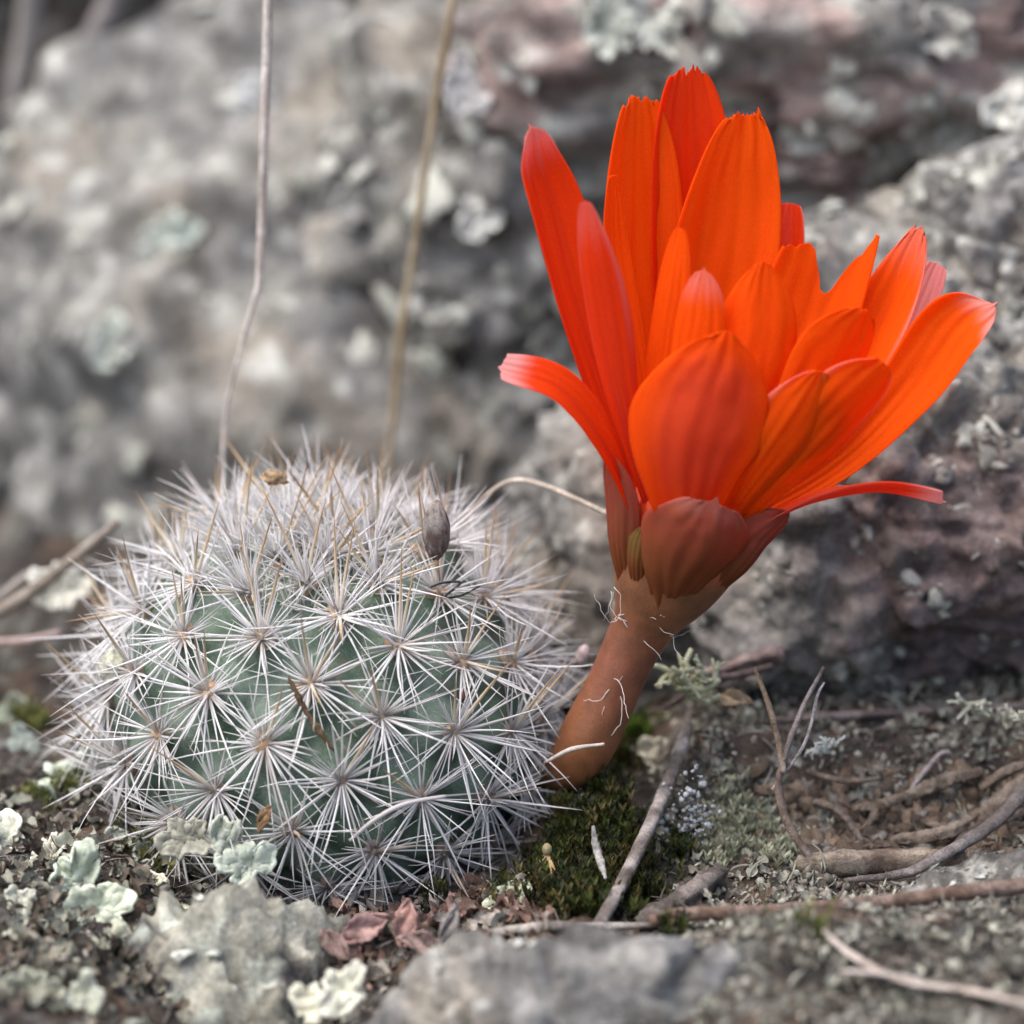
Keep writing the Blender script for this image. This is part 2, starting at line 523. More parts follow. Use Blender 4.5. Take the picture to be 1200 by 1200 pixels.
    if top is not None:                           # let the peak stand where it should
        pk = P[np.argmax(P[:, 2])].copy()
        if midx: pk[0] = center[0]
        sh = (at(*top) - pk).astype(np.float32); P = P + sh; center = np.asarray(center) + sh
    mb = MB(); mb.add(P, tris=F, col=c)
    base = np.array([center[0], center[1], center[2] - axes[2]])
    o = mb.build(name, M[mat], origin=base)
    tag(o, label, 'rock', group)
    if crust:
        cand = np.where((lic > 0.35))[0]
        if view:
            d = P[cand] - CAM; f = (N[cand] * nrm(d)).sum(1) < 0.15
            cand = cand[f]
        if len(cand):
            pick = r.choice(cand, min(crust, len(cand)), replace=False)
            scatter_blobs('lichen_crust', P[pick], N[pick], r, crust_size,
                          crust_cols or [(0.42, 0.43, 0.38), (0.50, 0.51, 0.46), (0.33, 0.32, 0.29), (0.26, 0.26, 0.23)], M['crumb'], o, flat=(.10, .28), sink=0.0, stretch=(.4, 1.8))
    return o

BLOBS = []
for _k in range(8):
    _D, _F = ICO[2]
    _P = _D * (1 + 0.75 * fbm(_D, 1.7, 3, 300 + _k))[:, None]
    BLOBS.append((_P.astype(np.float32), _F))
BLOBS1 = []
for _k in range(10):
    _D, _F = ICO[1]
    BLOBS1.append((_D * (1 + 0.55 * fbm(_D, 1.5, 2, 500 + _k))[:, None], _F))

def frames(N, r):
    N = nrm(N)
    A = nrm(np.cross(N, r.normal(size=N.shape)))
    return A, np.cross(N, A), N

def scatter_blobs(name, P, N, r, size, cols, mat, parent=None, flat=(0.35, 0.8), low=False, sink=0.2, stretch=(.7, 1.4)):
    A, B, N = frames(N, r)
    mb = MB(); lib = BLOBS1 if low else BLOBS
    cols = np.asarray(cols)
    n = len(P)
    kinds = r.integers(0, len(lib), n)
    s = size[0] + (size[1] - size[0]) * r.random(n) ** 2.2
    for k in range(len(lib)):
        idx = np.where(kinds == k)[0]
        if not len(idx): continue
        V0, F0 = lib[k]; m = len(V0)
        sx = s[idx] * r.uniform(*stretch, len(idx)); sy = s[idx] * r.uniform(*stretch, len(idx)); sz = s[idx] * r.uniform(*flat, len(idx))
        V = (V0[None, :, 0, None] * (A[idx] * sx[:, None])[:, None, :] + V0[None, :, 1, None] * (B[idx] * sy[:, None])[:, None, :]
             + V0[None, :, 2, None] * (N[idx] * sz[:, None])[:, None, :]) + (P[idx] + N[idx] * (sz * sink)[:, None])[:, None, :]
        FF = F0[None] + (np.arange(len(idx)) * m)[:, None, None]
        ci = cols[r.integers(0, len(cols), len(idx))] * r.uniform(0.8, 1.2, (len(idx), 1))
        mb.add(V.reshape(-1, 3), tris=FF.reshape(-1, 3), col=np.repeat(ci, m, 0))
    o = mb.build(name, mat, parent)
    o['kind'] = 'stuff'
    return o

def rc(px, py, y):
    return at(px, py, y)

# back left: a big pale boulder far out of focus
rock('boulder', rc(330, 450, 16.6), (6.9, 5.8, 7.3), 11, 'large pale grey boulder behind the cactus and the bent white grass stalk', chunk=1.9, slope=.16, level=6,
     planes=16, cut=(0.78, 0.97), amp=0.8, f0=0.26, amp2=0.11, pal='grey', crust=160, crust_size=(0.06, 0.30), cthr=0.0)
rock('boulder', rc(640, 300, 14.0), (3.6, 4.2, 5.6), 12, 'dark grey boulder with white lichen spots in the gap between larger rocks', chunk=1, level=6,
     planes=14, amp=0.6, f0=0.4, amp2=0.2, pal='grey', crust=260, crust_size=(0.08, 0.36), cthr=-0.1)
# back right: reddish slab over a grey rock
rock('boulder', rc(1010, 60, 12.6), (7.0, 4.4, 3.6), 13, 'reddish rock slab with grey lichen behind the top of the orange flower', chunk=1.3, slope=.22, level=6,
     planes=16, cut=(0.75, 0.95), amp=0.45, f0=0.4, amp2=0.14, strata=0.35, pal='red', crust=420, crust_size=(0.05, 0.26), tilt=(0, -0.12, 0), cthr=0.12)
rock('boulder', rc(1050, 600, 6.2), (5.0, 4.0, 4.3), 14, 'grey and rust brown rock with dark crust beneath the reddish slab', chunk=1.4, slope=.22, level=7,
     planes=18, cut=(0.74, 0.95), amp=0.4, f0=0.45, amp2=0.13, strata=0.12, cracks=.8, pal='mixed', mat='rock_fine', crust=500, crust_size=(0.03, 0.13), cthr=0.1, tilt=(0, -0.1, 0.1))
rock('boulder', rc(1195, 320, 7.4), (2.2, 2.6, 1.9), 15, 'rounded brownish grey rock shoulder right of the flower above a dark hollow', chunk=0.8, level=6,
     planes=14, amp=0.3, f0=0.6, amp2=0.1, strata=0.1, pal='grey', crust=200, crust_size=(0.03, 0.14), cthr=0.1)
rock('boulder', rc(640, 680, 5.6), (1.5, 1.8, 1.2), 16, 'pale flat topped stone between the cactus and the flower tube', chunk=0.7, level=6,
     planes=14, amp=0.25, f0=0.7, amp2=0.1, pal='grey', crust=150, crust_size=(0.03, 0.16), cthr=-0.1)
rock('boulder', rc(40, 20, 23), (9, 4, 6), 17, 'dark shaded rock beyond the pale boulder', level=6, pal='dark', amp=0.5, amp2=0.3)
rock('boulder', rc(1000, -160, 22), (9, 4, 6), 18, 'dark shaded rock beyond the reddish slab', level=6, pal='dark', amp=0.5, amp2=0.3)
# front
rock('rock', rc(280, 1310, -2.8), (4.3, 2.4, 3.6), 19, 'pointed rock crusted with yellow grey lichen in front of the cactus', chunk=0.55, top=(300, 1028, -2.9), level=6,
     planes=5, cut=(0.75, 0.95), facets=[((-.75, -.45, .5), .50), ((.85, -.35, .42), .52), ((.05, -.9, .35), .55), ((-.2, .8, .6), .52), ((-.5, .2, .8), .80), ((.35, -.6, .7), .70)], cracks=1.6, amp=0.2, f0=1.1, amp2=0.13, pal='crusted', mat='rock_fine', crust=90, crust_size=(0.04, 0.18), cthr=0.0)
rock('rock', rc(665, 1322, -5.6), (2.7, 1.4, 1.95), 20, 'blurred beige grey rock below the white stick and the moss', chunk=0.8, top=(680, 1108, -5.2), midx=True, level=6,
     planes=12, cut=(0.65, 0.9), cracks=1.4, amp=0.25, f0=0.7, amp2=0.09, pal='grey', mat='rock_fine', crust=70, crust_size=(0.04, 0.16), cthr=0.0)
rock('rock', rc(1160, 1100, -2.3), (1.2, 1.0, 0.8), 22, 'dark speckled stone behind the long brown twig', level=6,
     planes=14, amp=0.2, f0=0.9, amp2=0.08, pal='slate', mat='rock_fine', crust=160, crust_size=(0.02, 0.07), cthr=0.1)

# ------------------------------------------------------------------ the cactus
CC = at(381, 834, 1.45)
RB = 2.50
cactus = empty('cactus', (CC[0], CC[1], ground_at(CC[0], CC[1])))
tag(cactus, 'round white spined cactus with one orange flower on its side', 'cactus')
NA = 106
GA = math.pi * (3 - math.sqrt(5))
ar_dirs = []
for k in range(NA):
    f = (k + 0.4) / NA
    ph = math.radians(132) * f ** 0.74
    th = k * GA + 0.35
    ar_dirs.append((math.sin(ph) * math.cos(th), math.sin(ph) * math.sin(th), math.cos(ph)))
ar_dirs = np.array(ar_dirs)
TILT = math.radians(11)                          # the crown leans a little towards the viewer
APEX = np.array([0.0, -math.sin(TILT), math.cos(TILT)])
ar_dirs = np.column_stack([ar_dirs[:, 0], ar_dirs[:, 1] * math.cos(TILT) - ar_dirs[:, 2] * math.sin(TILT), ar_dirs[:, 1] * math.sin(TILT) + ar_dirs[:, 2] * math.cos(TILT)])
SQ = np.array([1.02, 1.02, 0.96])

def body_r(D):
    dots = np.clip(D @ ar_dirs.T, -1, 1)
    ang = np.arccos(dots)
    b = np.exp(-(ang / 0.18) ** 2).max(1)
    top = sstep(0.80, 1.0, D @ APEX)
    return RB * (1 + 0.15 * b - 0.09 - 0.08 * top)

def make_body():
    nt, npz = 150, 220
    ph = np.linspace(0.0, math.radians(150), nt); th = np.arange(npz) / npz * 2 * np.pi
    PH, TH = np.meshgrid(ph, th, indexing='ij')
    D = np.stack([np.sin(PH) * np.cos(TH), np.sin(PH) * np.sin(TH), np.cos(PH)], -1).reshape(-1, 3)
    R = body_r(D) * (1 + 0.006 * fbm(D, 9, 3, 71))
    mb = MB(); mb.add(CC + D * R[:, None] * SQ, quads=grid_quads(nt, npz, True))
    return mb.build('body', M['body'], cactus)
make_body()

def spine(mb, p, d, L, r0, bend, cols, r, ns=4, nseg=4):
    t = np.linspace(0, 1, nseg + 1)
    side = nrm(np.cross(d, r.normal(size=3)))
    pts = p + d * (t[:, None] * L) + side * (bend * L * t[:, None] ** 2)
    rad = r0 * (1 - t ** 1.6) + r0 * 0.10
    V, Q, T, par = tube(pts, rad, ns, True)
    c0, c1, c2 = cols
    par = par[:, None]
    c = np.where(par < 0.55, c0 + (c1 - c0) * (par / 0.55), c1 + (c2 - c1) * ((par - 0.55) / 0.45))
    mb.add(V, quads=Q, tris=T, col=c)

def make_areoles():
    up = np.array([0, 0, 1.0])
    R = body_r(ar_dirs)
    for k in range(NA):
        r = np.random.default_rng(1000 + k)
        D = ar_dirs[k]; P = CC + D * R[k] * SQ
        N = nrm(D / SQ)
        T1 = nrm(APEX - N * (N @ APEX)) if abs(N @ APEX) < 0.995 else np.array([1.0, 0, 0])   # towards the crown
        T2 = np.cross(N, T1)
        age = k / NA                              # young at the crown
        # woolly pad
        a_mb = MB()
        V0, F0 = BLOBS[k % 8]
        sz = 0.115 + 0.03 * r.random()
        V = P + (V0[:, :1] * T1 * sz * 1.1 + V0[:, 1:2] * T2 * sz + V0[:, 2:] * N * sz * 0.75)
        wool = np.array([0.60, 0.40, 0.24]) if age < 0.45 else np.array([0.34, 0.25, 0.20])
        a_mb.add(V, tris=F0, col=wool * r.uniform(0.8, 1.15))
        for q in range(16):                        # short wool hairs
            a = r.uniform(0, 2 * np.pi); e = r.uniform(0.2, 1.0)
            d = nrm(N * e + (T1 * math.cos(a) + T2 * math.sin(a)))
            spine(a_mb, P + 0.05 * d, d, r.uniform(0.08, 0.16), 0.008, r.uniform(-0.5, 0.5), (wool * 1.1, wool * 1.2, wool * 1.3), r, 3, 2)
        areole = a_mb.build('areole', M['spine'], cactus, origin=P)
        # radial spines: white needles, too fine to pick apart singly
        mb = MB()
        nr_ = int(r.integers(40, 52))
        for q in range(nr_):
            a = (q + r.uniform(-1.3, 1.3)) / nr_ * 2 * np.pi
            el = math.radians(r.uniform(2, 30)) if q % 3 else math.radians(r.uniform(15, 62))
            if age < 0.14: el = math.radians(r.uniform(30, 72))
            d = nrm(N * math.sin(el) + math.cos(el) * (T1 * math.cos(a) + T2 * math.sin(a)))
            L = r.uniform(0.45, 1.15) * (1.0 - 0.12 * math.cos(a)) * (0.8 if age < 0.1 else 1.0)
            if r.random() < .07: L *= .45               # broken off
            w = np.array([0.87, 0.87, 0.885]) * r.uniform(0.85, 1.05)
            if r.random() < 0.10 + 0.8 * max(0, age - 0.5): w = w * np.array([0.70, 0.67, 0.66])
            tip = w * np.array([0.95, 0.91, 0.87])
            spine(mb, P + N * 0.03 + 0.05 * d, d, L, r.uniform(0.009, 0.020), r.normal() * .12, (w * np.array([0.93, 0.90, 0.86]), w, tip), r)
        s = mb.build('radial_spines', M['spine'], areole)
        s['kind'] = 'stuff'
        # central spines: longer, straw coloured with brown tips
        nc = int(r.integers(2, 4)) if age < 0.35 else int(r.integers(1, 3))
        for q in range(nc):
            a = r.uniform(-1.0, 1.0) + (np.pi if (q == 2) else 0)
            el = math.radians(r.uniform(28, 62))
            d = nrm(N * math.sin(el) + math.cos(el) * (T1 * math.cos(a) + T2 * math.sin(a)) + 0.25 * up * (1 - age))
            c0 = np.array([0.86, 0.84, 0.79]); c1 = np.array([0.64, 0.50, 0.32]); c2 = np.array([0.30, 0.16, 0.07])
            if age > 0.6:
                c0, c1, c2 = np.array([0.42, 0.37, 0.33]), np.array([0.40, 0.36, 0.33]), np.array([0.28, 0.23, 0.19])
            m2 = MB()
            spine(m2, P + N * 0.04, d, r.uniform(0.85, 1.3), r.uniform(0.020, 0.028), r.uniform(-0.1, 0.1), (c0, c1, c2), r, 6, 5)
            m2.build('central_spine', M['spine'], areole)
make_areoles()

def crown_wool():
    r = np.random.default_rng(55); mb = MB()
    for k in range(520):
        ph = math.radians(30) * r.random() ** .6; th = r.uniform(0, 2 * np.pi)
        d = np.array([math.sin(ph) * math.cos(th), math.sin(ph) * math.sin(th), math.cos(ph)])
        d = np.array([d[0], d[1] * math.cos(TILT) - d[2] * math.sin(TILT), d[1] * math.sin(TILT) + d[2] * math.cos(TILT)])
        p = CC + d * body_r(d[None])[0] * SQ
        g = nrm(d + r.normal(size=3) * .55)
        w = np.array([.93, .91, .87]) * r.uniform(.85, 1.03)
        spine(mb, p, g, r.uniform(.25, .75), r.uniform(.007, .014), r.normal() * .3, (w, w, w), r, 4, 4)
    o = mb.build('crown_wool', M['spine'], cactus); o['kind'] = 'stuff'
crown_wool()

# ------------------------------------------------------------------ the flower (a part of the cactus)
Y0 = 0.15
def make_flower():
    spec = [(640, 912, 1.0, 18), (659, 903, .5, 26), (675, 890, .2, 33), (689, 866, .1, 36), (703, 838, .1, 35),
            (720, 802, .1, 33), (738, 763, .1, 34), (756, 727, .1, 40), (772, 694, .1, 58), (788, 662, .1, 70), (804, 628, .1, 76), (820, 590, .1, 78)]
    pts = np.array([at(a, b, Y0 + c - 0.1) for a, b, c, w in spec]); rad = np.array([s[3] for s in spec]) * 0.01
    C = crom(np.column_stack([pts, rad]), 46)
    V, Q, T, par = tube(C[:, :3], C[:, 3], 36)
    V = V + (0.012 * fbm(V, 3.0, 3, 81))[:, None] * nrm(V - np.repeat(C[:, :3], 36, 0).tolist()[0])
    cA, cB, cC = np.array([0.27, 0.112, 0.036]), np.array([0.20, 0.070, 0.038]), np.array([0.20, 0.078, 0.032])
    p = par[:, None]
    c = np.where(p < 0.52, cA + (cB - cA) * p / 0.52, cB + (cC - cB) * np.clip((p - 0.52) / 0.15, 0, 1))
    c = c + (np.array([0.62, 0.07, 0.02]) - c) * sstep(0.82, 0.95, p)
    mb = MB(); mb.add(V, quads=Q, tris=T, col=c)
    fl = mb.build('flower', M['stem'], cactus, origin=pts[0])
    fl['label'] = 'vivid orange funnel shaped flower on a stout brownish tube'
    ax0, ax1 = at(775, 690, Y0), at(885, 330, Y0 + 0.1)
    AX = nrm(ax1 - ax0)

    ORG = np.array([1.0, 0.160, 0.004]); RED = np.array([0.96, 0.090, 0.008]); DEEP = np.array([0.62, 0.025, 0.03])
    PINK = np.array([0.92, 0.52, 0.50]); MAG = np.array([0.62, 0.05, 0.07])

    def petal(pts, hw, seed, wpos=0.62, base=0.34, tipw=0.28, cup=0.35, jag=0.004, blunt=0.10, notch=None, outer=0.0, pinktip=0.0,
              face=None, fy=0.0, name='petal', cols=None, thick=0.012, twist=0.0, mat='petal', edge=0.0, tipfold=0.0):
        r = np.random.default_rng(seed)
        NS, NU = 40, 31
        s = np.sin(np.linspace(0, np.pi / 2, NS)); C0 = crom([at(a, b, Y0 + d) for a, b, d in pts], 80)
        C = np.column_stack([np.interp(s, np.linspace(0, 1, 80), C0[:, k]) for k in range(3)])
        Tn = np.gradient(C0, axis=0); Tn = nrm(np.column_stack([np.interp(s, np.linspace(0, 1, 80), Tn[:, k]) for k in range(3)]))
        u = np.linspace(-1, 1, NU)
        Qp = ax0 + ((C - ax0) @ AX)[:, None] * AX
        n = (Qp - C) if face is None else np.tile(np.asarray(face, float), (NS, 1))
        n = nrm(n) + np.array([0.0, fy, 0.0])
        n = nrm(n - Tn * (n * Tn).sum(1)[:, None])
        # smooth the facing along the petal
        for _ in range(6):
            n[1:-1] = nrm(n[:-2] + n[1:-1] * 2 + n[2:])
        n = nrm(n - Tn * (n * Tn).sum(1)[:, None])
        if twist:
            W0 = np.cross(Tn, n); a = twist * s
            n = nrm(n * np.cos(a)[:, None] + W0 * np.sin(a)[:, None])
        W = np.cross(Tn, n)
        w = np.where(s < wpos, base + (1 - base) * sstep(0, wpos, s), tipw + (1 - tipw) * np.clip(1 - ((s - wpos) / (1 - wpos)) ** 2.1, 0, 1) ** .72)
        w = hw * w
        L = np.linalg.norm(np.diff(C, axis=0), axis=1).sum()
        S, U = np.meshgrid(s, u, indexing='ij')
        e = -blunt * 1.2 * hw / L * np.abs(u) ** 1.8
        U0 = 1 + r.normal() * .05 * np.sin(3.0 * s + seed)[:, None] * np.sign(U) + .07 * np.sin(5 * s + 2 * seed)[:, None]
        U = U * (U0 * sstep(0, .3, S) + (1 - sstep(0, .3, S)))
        C = C + W * (hw * r.normal() * .05 * np.sin(np.pi * s))[:, None]
        e = e + jag * 2.5 * hw / L * 1.2 * np.interp(u, np.linspace(-1, 1, 9), r.normal(size=9))
        e = e + jag * 2.5 * hw / L * r.normal(size=NU) * (np.abs(u) < 0.97)
        if pinktip: e = e + .05 * hw / .35 / L * np.exp(-(u / .10) ** 2)
        if notch is not None: e = e + notch(u)
        X = C[:, None, :] + W[:, None, :] * (w[:, None] * U)[..., None]
        X = X + n[:, None, :] * (cup * (w[:, None] * U) ** 2 / hw)[..., None]
        rip = .06 * hw * fbm(np.column_stack([U.ravel() * 2.2, S.ravel() * 2.5, np.full(U.size, seed * 3.1)]), 1.0, 3, 95).reshape(U.shape) + 0.005 * hw * np.sin(U * 7 + seed) * sstep(0.2, 0.9, S) + 0.02 * np.sin(S * 6 + seed) + 0.006 * np.sin(U * 17 + 3 * S + seed * 2)
        X = X + n[:, None, :] * rip[..., None]
        X = X + n[:, None, :] * (tipfold * L * sstep(0.8, 1.0, S) ** 2)[..., None]
        X = X + Tn[:, None, :] * (L * e[None, :] * S ** 2.0)[..., None]
        V = X.reshape(-1, 3)
        ss, uu = S.ravel(), U.ravel()
        A, B = (ORG, RED) if cols is None else cols
        c = np.tile(A, (len(V), 1))
        nz = fbm(np.column_stack([uu * 3, ss * 1.2, np.full(len(uu), seed * 1.7)]), 1.0, 3, 90)
        c = mixc(c, B, np.clip(0.25 + 0.6 * nz + outer, 0, 1) * (0.35 + 0.65 * sstep(0.55, 0.0, ss)))
        c = mixc(c, MAG, outer * sstep(0.95, 0.35, np.abs(uu)) * sstep(0.05, 0.35, ss) * sstep(1.0, 0.7, ss) * 0.75)
        c = mixc(c, PINK, pinktip * sstep(0.80, 0.98, ss + 0.05 * nz))
        if edge: c = mixc(c, PINK, edge * sstep(0.86, 1.0, np.abs(uu) + 0.05 * nz) * sstep(0.4, 0.8, ss))
        if name == 'bract': c = mixc(c, (.40, .135, .05), sstep(.8, .25, ss))
        m_ = MB(); m_.add(V, quads=grid_quads(NS, NU), col=c, uv=np.column_stack([uu * 0.5 + 0.5, ss]))
        o = m_.build(name, M[mat], fl)
        sm = o.modifiers.new('thickness', 'SOLIDIFY'); sm.thickness = thick; sm.offset = 0
        return o

    # inner ring, the far side of the cup
    petal([(800, 610, .45), (803, 420, 1.0), (804, 240, 1.35), (806, 82, 1.5)], .56, 1, fy=-1.1, jag=.018, blunt=.09, cols=(RED, DEEP), tipw=.42)
    petal([(785, 610, .30), (758, 440, .75), (748, 270, 1.05), (748, 116, 1.2)], .50, 2, fy=-1.1, jag=.018, blunt=.07, tipw=.45)
    petal([(818, 610, .30), (842, 430, .80), (862, 275, 1.1), (872, 132, 1.25)], .64, 3, fy=-1.1, jag=.015, blunt=.10, tipw=.36, wpos=.62)
    petal([(845, 600, .50), (890, 440, 1.2), (915, 330, 1.5), (926, 238, 1.6)], .26, 4, fy=-1.1, cols=(RED, PINK * .8), edge=.6, tipw=.5)
    def torn(u): return -0.17 * np.exp(-((u - 0.12) / 0.38) ** 2) + 0.07 * sstep(0.72, 0.97, u) - 0.05 * sstep(-.3, -.9, u)
    petal([(860, 600, .30), (908, 490, .6), (944, 395, .8), (976, 285, .9)], .56, 5, fy=-2.5, notch=lambda u: torn(-u) if False else torn(u), jag=.012, blunt=0.0, tipw=.9)
    petal([(880, 600, .45), (985, 500, .95), (1052, 405, 1.15), (1098, 308, 1.25)], .30, 7, fy=-1.1, cols=(PINK * np.array([.95, .75, .75]), PINK * .8), outer=0, tipw=.5)
    petal([(880, 600, .15), (962, 490, .5), (1028, 375, .7), (1076, 272, .8)], .38, 6, fy=-1.1, jag=.03, edge=.5, tipw=.35, pinktip=.3)
    petal([(866, 615, .0), (985, 545, .05), (1075, 455, .1), (1126, 385, .1), (1163, 356, .05)], .42, 8, fy=-1.1, pinktip=.7, cup=.55, tipw=.2, blunt=.12, tipfold=-.02)
    petal([(768, 610, .0), (716, 480, .1), (670, 340, .2), (638, 225, .3), (614, 150, .25)], .40, 10, fy=-1.1, pinktip=.6, cup=.5, tipw=.25, blunt=.1, tipfold=.03, cols=(RED, DEEP))
    petal([(780, 610, .1), (745, 450, .35), (722, 320, .45), (718, 205, .5)], .22, 19, fy=-1.1, tipw=.3)
    # right side fill
    petal([(850, 610, .1), (915, 530, .25), (960, 460, .3), (985, 425, .35)], .34, 20, fy=-1.1, tipw=.35)
    # outer ring, near side
    petal([(768, 612, -.35), (728, 480, -.7), (702, 350, -.8), (686, 236, -.8)], .26, 12, fy=0.9, cup=.6, cols=(RED, MAG), pinktip=.25, edge=.35)
    petal([(778, 612, -.3), (768, 480, -.5), (782, 360, -.5), (797, 268, -.45)], .24, 13, fy=0.9)
    petal([(793, 615, -.5), (800, 490, -.75), (815, 395, -.8), (824, 318, -.75)], .30, 14, fy=0.9, pinktip=.4)
    petal([(832, 615, -.5), (872, 485, -.75), (890, 392, -.75), (896, 306, -.65)], .44, 15, fy=0.9, tipw=.2, blunt=.14)
    petal([(860, 612, -.45), (930, 500, -.65), (982, 425, -.65), (1014, 362, -.55)], .52, 17, fy=0.9, tipw=.4, blunt=.12)
    petal([(855, 622, -.55), (930, 545, -.9), (990, 475, -1.0), (1036, 425, -.95)], .46, 18, fy=0.9, tipw=.4, edge=.35)
    petal([(842, 622, -.65), (900, 545, -1.0), (940, 490, -1.1), (964, 435, -1.1)], .42, 21, fy=0.9, tipw=.25, edge=.4)
    petal([(806, 650, -.75), (812, 545, -1.2), (834, 462, -1.3), (852, 388, -1.25)], .78, 16, fy=0.9, outer=.55, tipw=.2, blunt=.12, cup=.4, wpos=.5)
    petal([(850, 640, -.35), (930, 594, -.5), (1018, 578, -.6), (1104, 588, -.65)], .30, 9, face=(0.05, -.15, 1), pinktip=.9, cup=.3, cols=(RED, PINK * .7), twist=-.7, tipw=.8)
    petal([(757, 625, -.35), (715, 535, -.5), (655, 458, -.6), (588, 430, -.65)], .27, 11, face=(0.5, -.6, .8), pinktip=.95, cup=.25, cols=(RED, DEEP), wpos=.5, tipw=.75)
    # bracts round the cup
    BR, BG, PB = np.array([.58, .13, .08]), np.array([.26, .16, .05]), np.array([.58, .15, .10])
    petal([(784, 722, -.42), (798, 682, -.86), (820, 634, -1.16), (838, 590, -1.24)], .60, 31, fy=0.8, name='bract', cols=(BR, BG), cup=.6, wpos=.6, base=.35, tipw=.5, blunt=.08, pinktip=.2, mat='petal')
    petal([(738, 712, -.15), (728, 655, -.38), (726, 590, -.45), (712, 530, -.40)], .24, 32, fy=0.8, name='bract', cols=(PB, BG), cup=.5, mat='petal', tipw=.1)
    petal([(750, 702, -.40), (747, 668, -.58), (749, 640, -.64), (752, 618, -.64)], .17, 33, fy=0.8, name='bract', cols=(BG * 1.15, BG), cup=.7, mat='petal', tipw=.1, base=.7, thick=.015)
    petal([(815, 712, -.25), (852, 672, -.55), (884, 632, -.62), (925, 600, -.60)], .34, 34, fy=0.8, name='bract', cols=(PB, BR), cup=.5, mat='petal', tipw=.15)
    petal([(782, 716, -.46), (794, 708, -.58), (803, 698, -.63), (808, 688, -.62)], .07, 35, fy=0.8, name='bract', cols=(BG * .35, BG * .3), cup=.5, mat='petal', tipw=.1)
    # curly white hairs on the tube
    mb = MB(); r = np.random.default_rng(5)
    spots = [(722, 692, -.37, 5), (725, 722, -.33, 10), (716, 798, -.30, 16), (764, 752, -.2, 8), (772, 716, -.42, 6)]
    for px, py, d, n in spots:
        for q in range((n + 1) // 2):
            p = at(px + r.normal() * 3, py + r.normal() * 3, Y0 + d + .04)
            L = r.uniform(.25, .75); seg = 12
            d0 = nrm(np.array([r.normal() * .45 + .35, -abs(r.normal()) * .35, r.normal() * .5 - .6]))
            ps = [p]
            for z in range(seg):
                d0 = nrm(d0 + r.normal(size=3) * .32); ps.append(ps[-1] + d0 * L / seg)
            V, Q, T, par = tube(ps, np.linspace(.006, .003, seg + 1), 4)
            mb.add(V, quads=Q, tris=T, col=(.72, .68, .64))
    h = mb.build('tube_hairs', M['spine'], fl); h['kind'] = 'stuff'
make_flower()

# ------------------------------------------------------------------ things caught in the spines
def blobthing(name, label, cat, p, size, col, col2, seed, mat='crumb', sub=3, axisv=(0, 0, 1), amp=.25, f=1.5):
    D, F = ICO[sub]
    P = D * (1 + amp * fbm(D, f, 4, seed))[:, None]
    zax = nrm(np.asarray(axisv, float)); xax = nrm(np.cross(zax, (0.2, 1, 0.1))); yax = np.cross(zax, xax)
    V = np.asarray(p) + P[:, :1] * size[0] * xax + P[:, 1:2] * size[1] * yax + P[:, 2:] * size[2] * zax
    m = sstep(-.2, .3, fbm(P, 3.0, 3, seed + 5))
    c = mixc(np.tile(np.asarray(col, float), (len(V), 1)), col2, m)
    mb = MB(); mb.add(V, tris=F, col=c)
    o = mb.build(name, M[mat], origin=p)
    return tag(o, label, cat)

def seed_capsule():
    p = at(511, 622, .30)
    D, F = ICO[4]
    t = D[:, 2]
    w = np.where(t > 0, 1 - 0.35 * t ** 2, 1 - .1 * t ** 2)
    V = np.column_stack([D[:, 0] * .17 * w, D[:, 1] * .15 * w, t * .37]) * (1 + .05 * fbm(D, 3, 3, 3))[:, None]
    V[:, 2] += .02 * np.abs(np.sin(np.arctan2(D[:, 1], D[:, 0]) * 4))
    c = mixc(np.tile(np.array((.26, .235, .215)), (len(V), 1)), (.12, .085, .075), sstep(-.15, .3, fbm(D, 1.6, 3, 8) - .4 * D[:, 2]))
    mb = MB(); mb.add(V + p, tris=F, col=c)
    o = mb.build('seed_capsule', M['crumb'], origin=p)
    tag(o, 'grey brown oval seed capsule caught upright among the upper spines', 'seed capsule')
    # short stalk
    V, Q, T, par = tube([p + (0, 0, -.36), p + (.03, .12, -.7), p + (.04, .3, -1.0)], [.03, .022, .02], 6)
    mb = MB(); mb.add(V, quads=Q, tris=T, col=(.42, .33, .22)); mb.build('stalk', M['wood'], o)
seed_capsule()

def strand(name, label, cat, pts, rad, col, col2=None, mat='wood', ns=8, n=None, rough=0.0, seed=0, group=None, knots=0, squash=None, ang=0.0):
    """a stick, stalk or root through points of the place"""
    P = crom(np.array(pts, float), n or max(12, 10 * len(pts)))
    rad = np.asarray(rad, float)
    R = np.interp(np.linspace(0, 1, len(P)), np.linspace(0, 1, len(rad)), rad)
    V, Q, T, par = tube(P, R, ns, True, squash)
    if rough:
        ctr = np.vstack([np.repeat(P, ns, 0), P[0], P[-1]])
        rr = np.append(np.repeat(R, ns), [R[0], R[-1]])
        nn = V - ctr
        V = V + nn * (rough * .7 * fbm(V, .5 / max(R.mean(), .02), 4, seed, .7) + rough * .5 * fbm(V * np.array([.4, 1, 1]), 1.6 / max(R.mean(), .02), 2, seed + 9))[:, None]
        st = np.append(np.tile(np.arange(ns), len(P)), [0, 0])
        V = V + nn * (rough * .5 * np.random.default_rng(seed).normal(size=ns)[st])[:, None]
    c = np.tile(np.asarray(col, float), (len(V), 1))
    if col2 is not None: c = mixc(c, col2, sstep(-.15, .35, fbm(V * np.array([1, 1, .6]), 2.2, 3, seed + 2)))
    mb = MB(); mb.add(V, quads=Q, tris=T, col=c)
    o = mb.build(name, M[mat], origin=P[0])
    return tag(o, label, cat, group)

def A(*t): return [at(*q) for q in t]

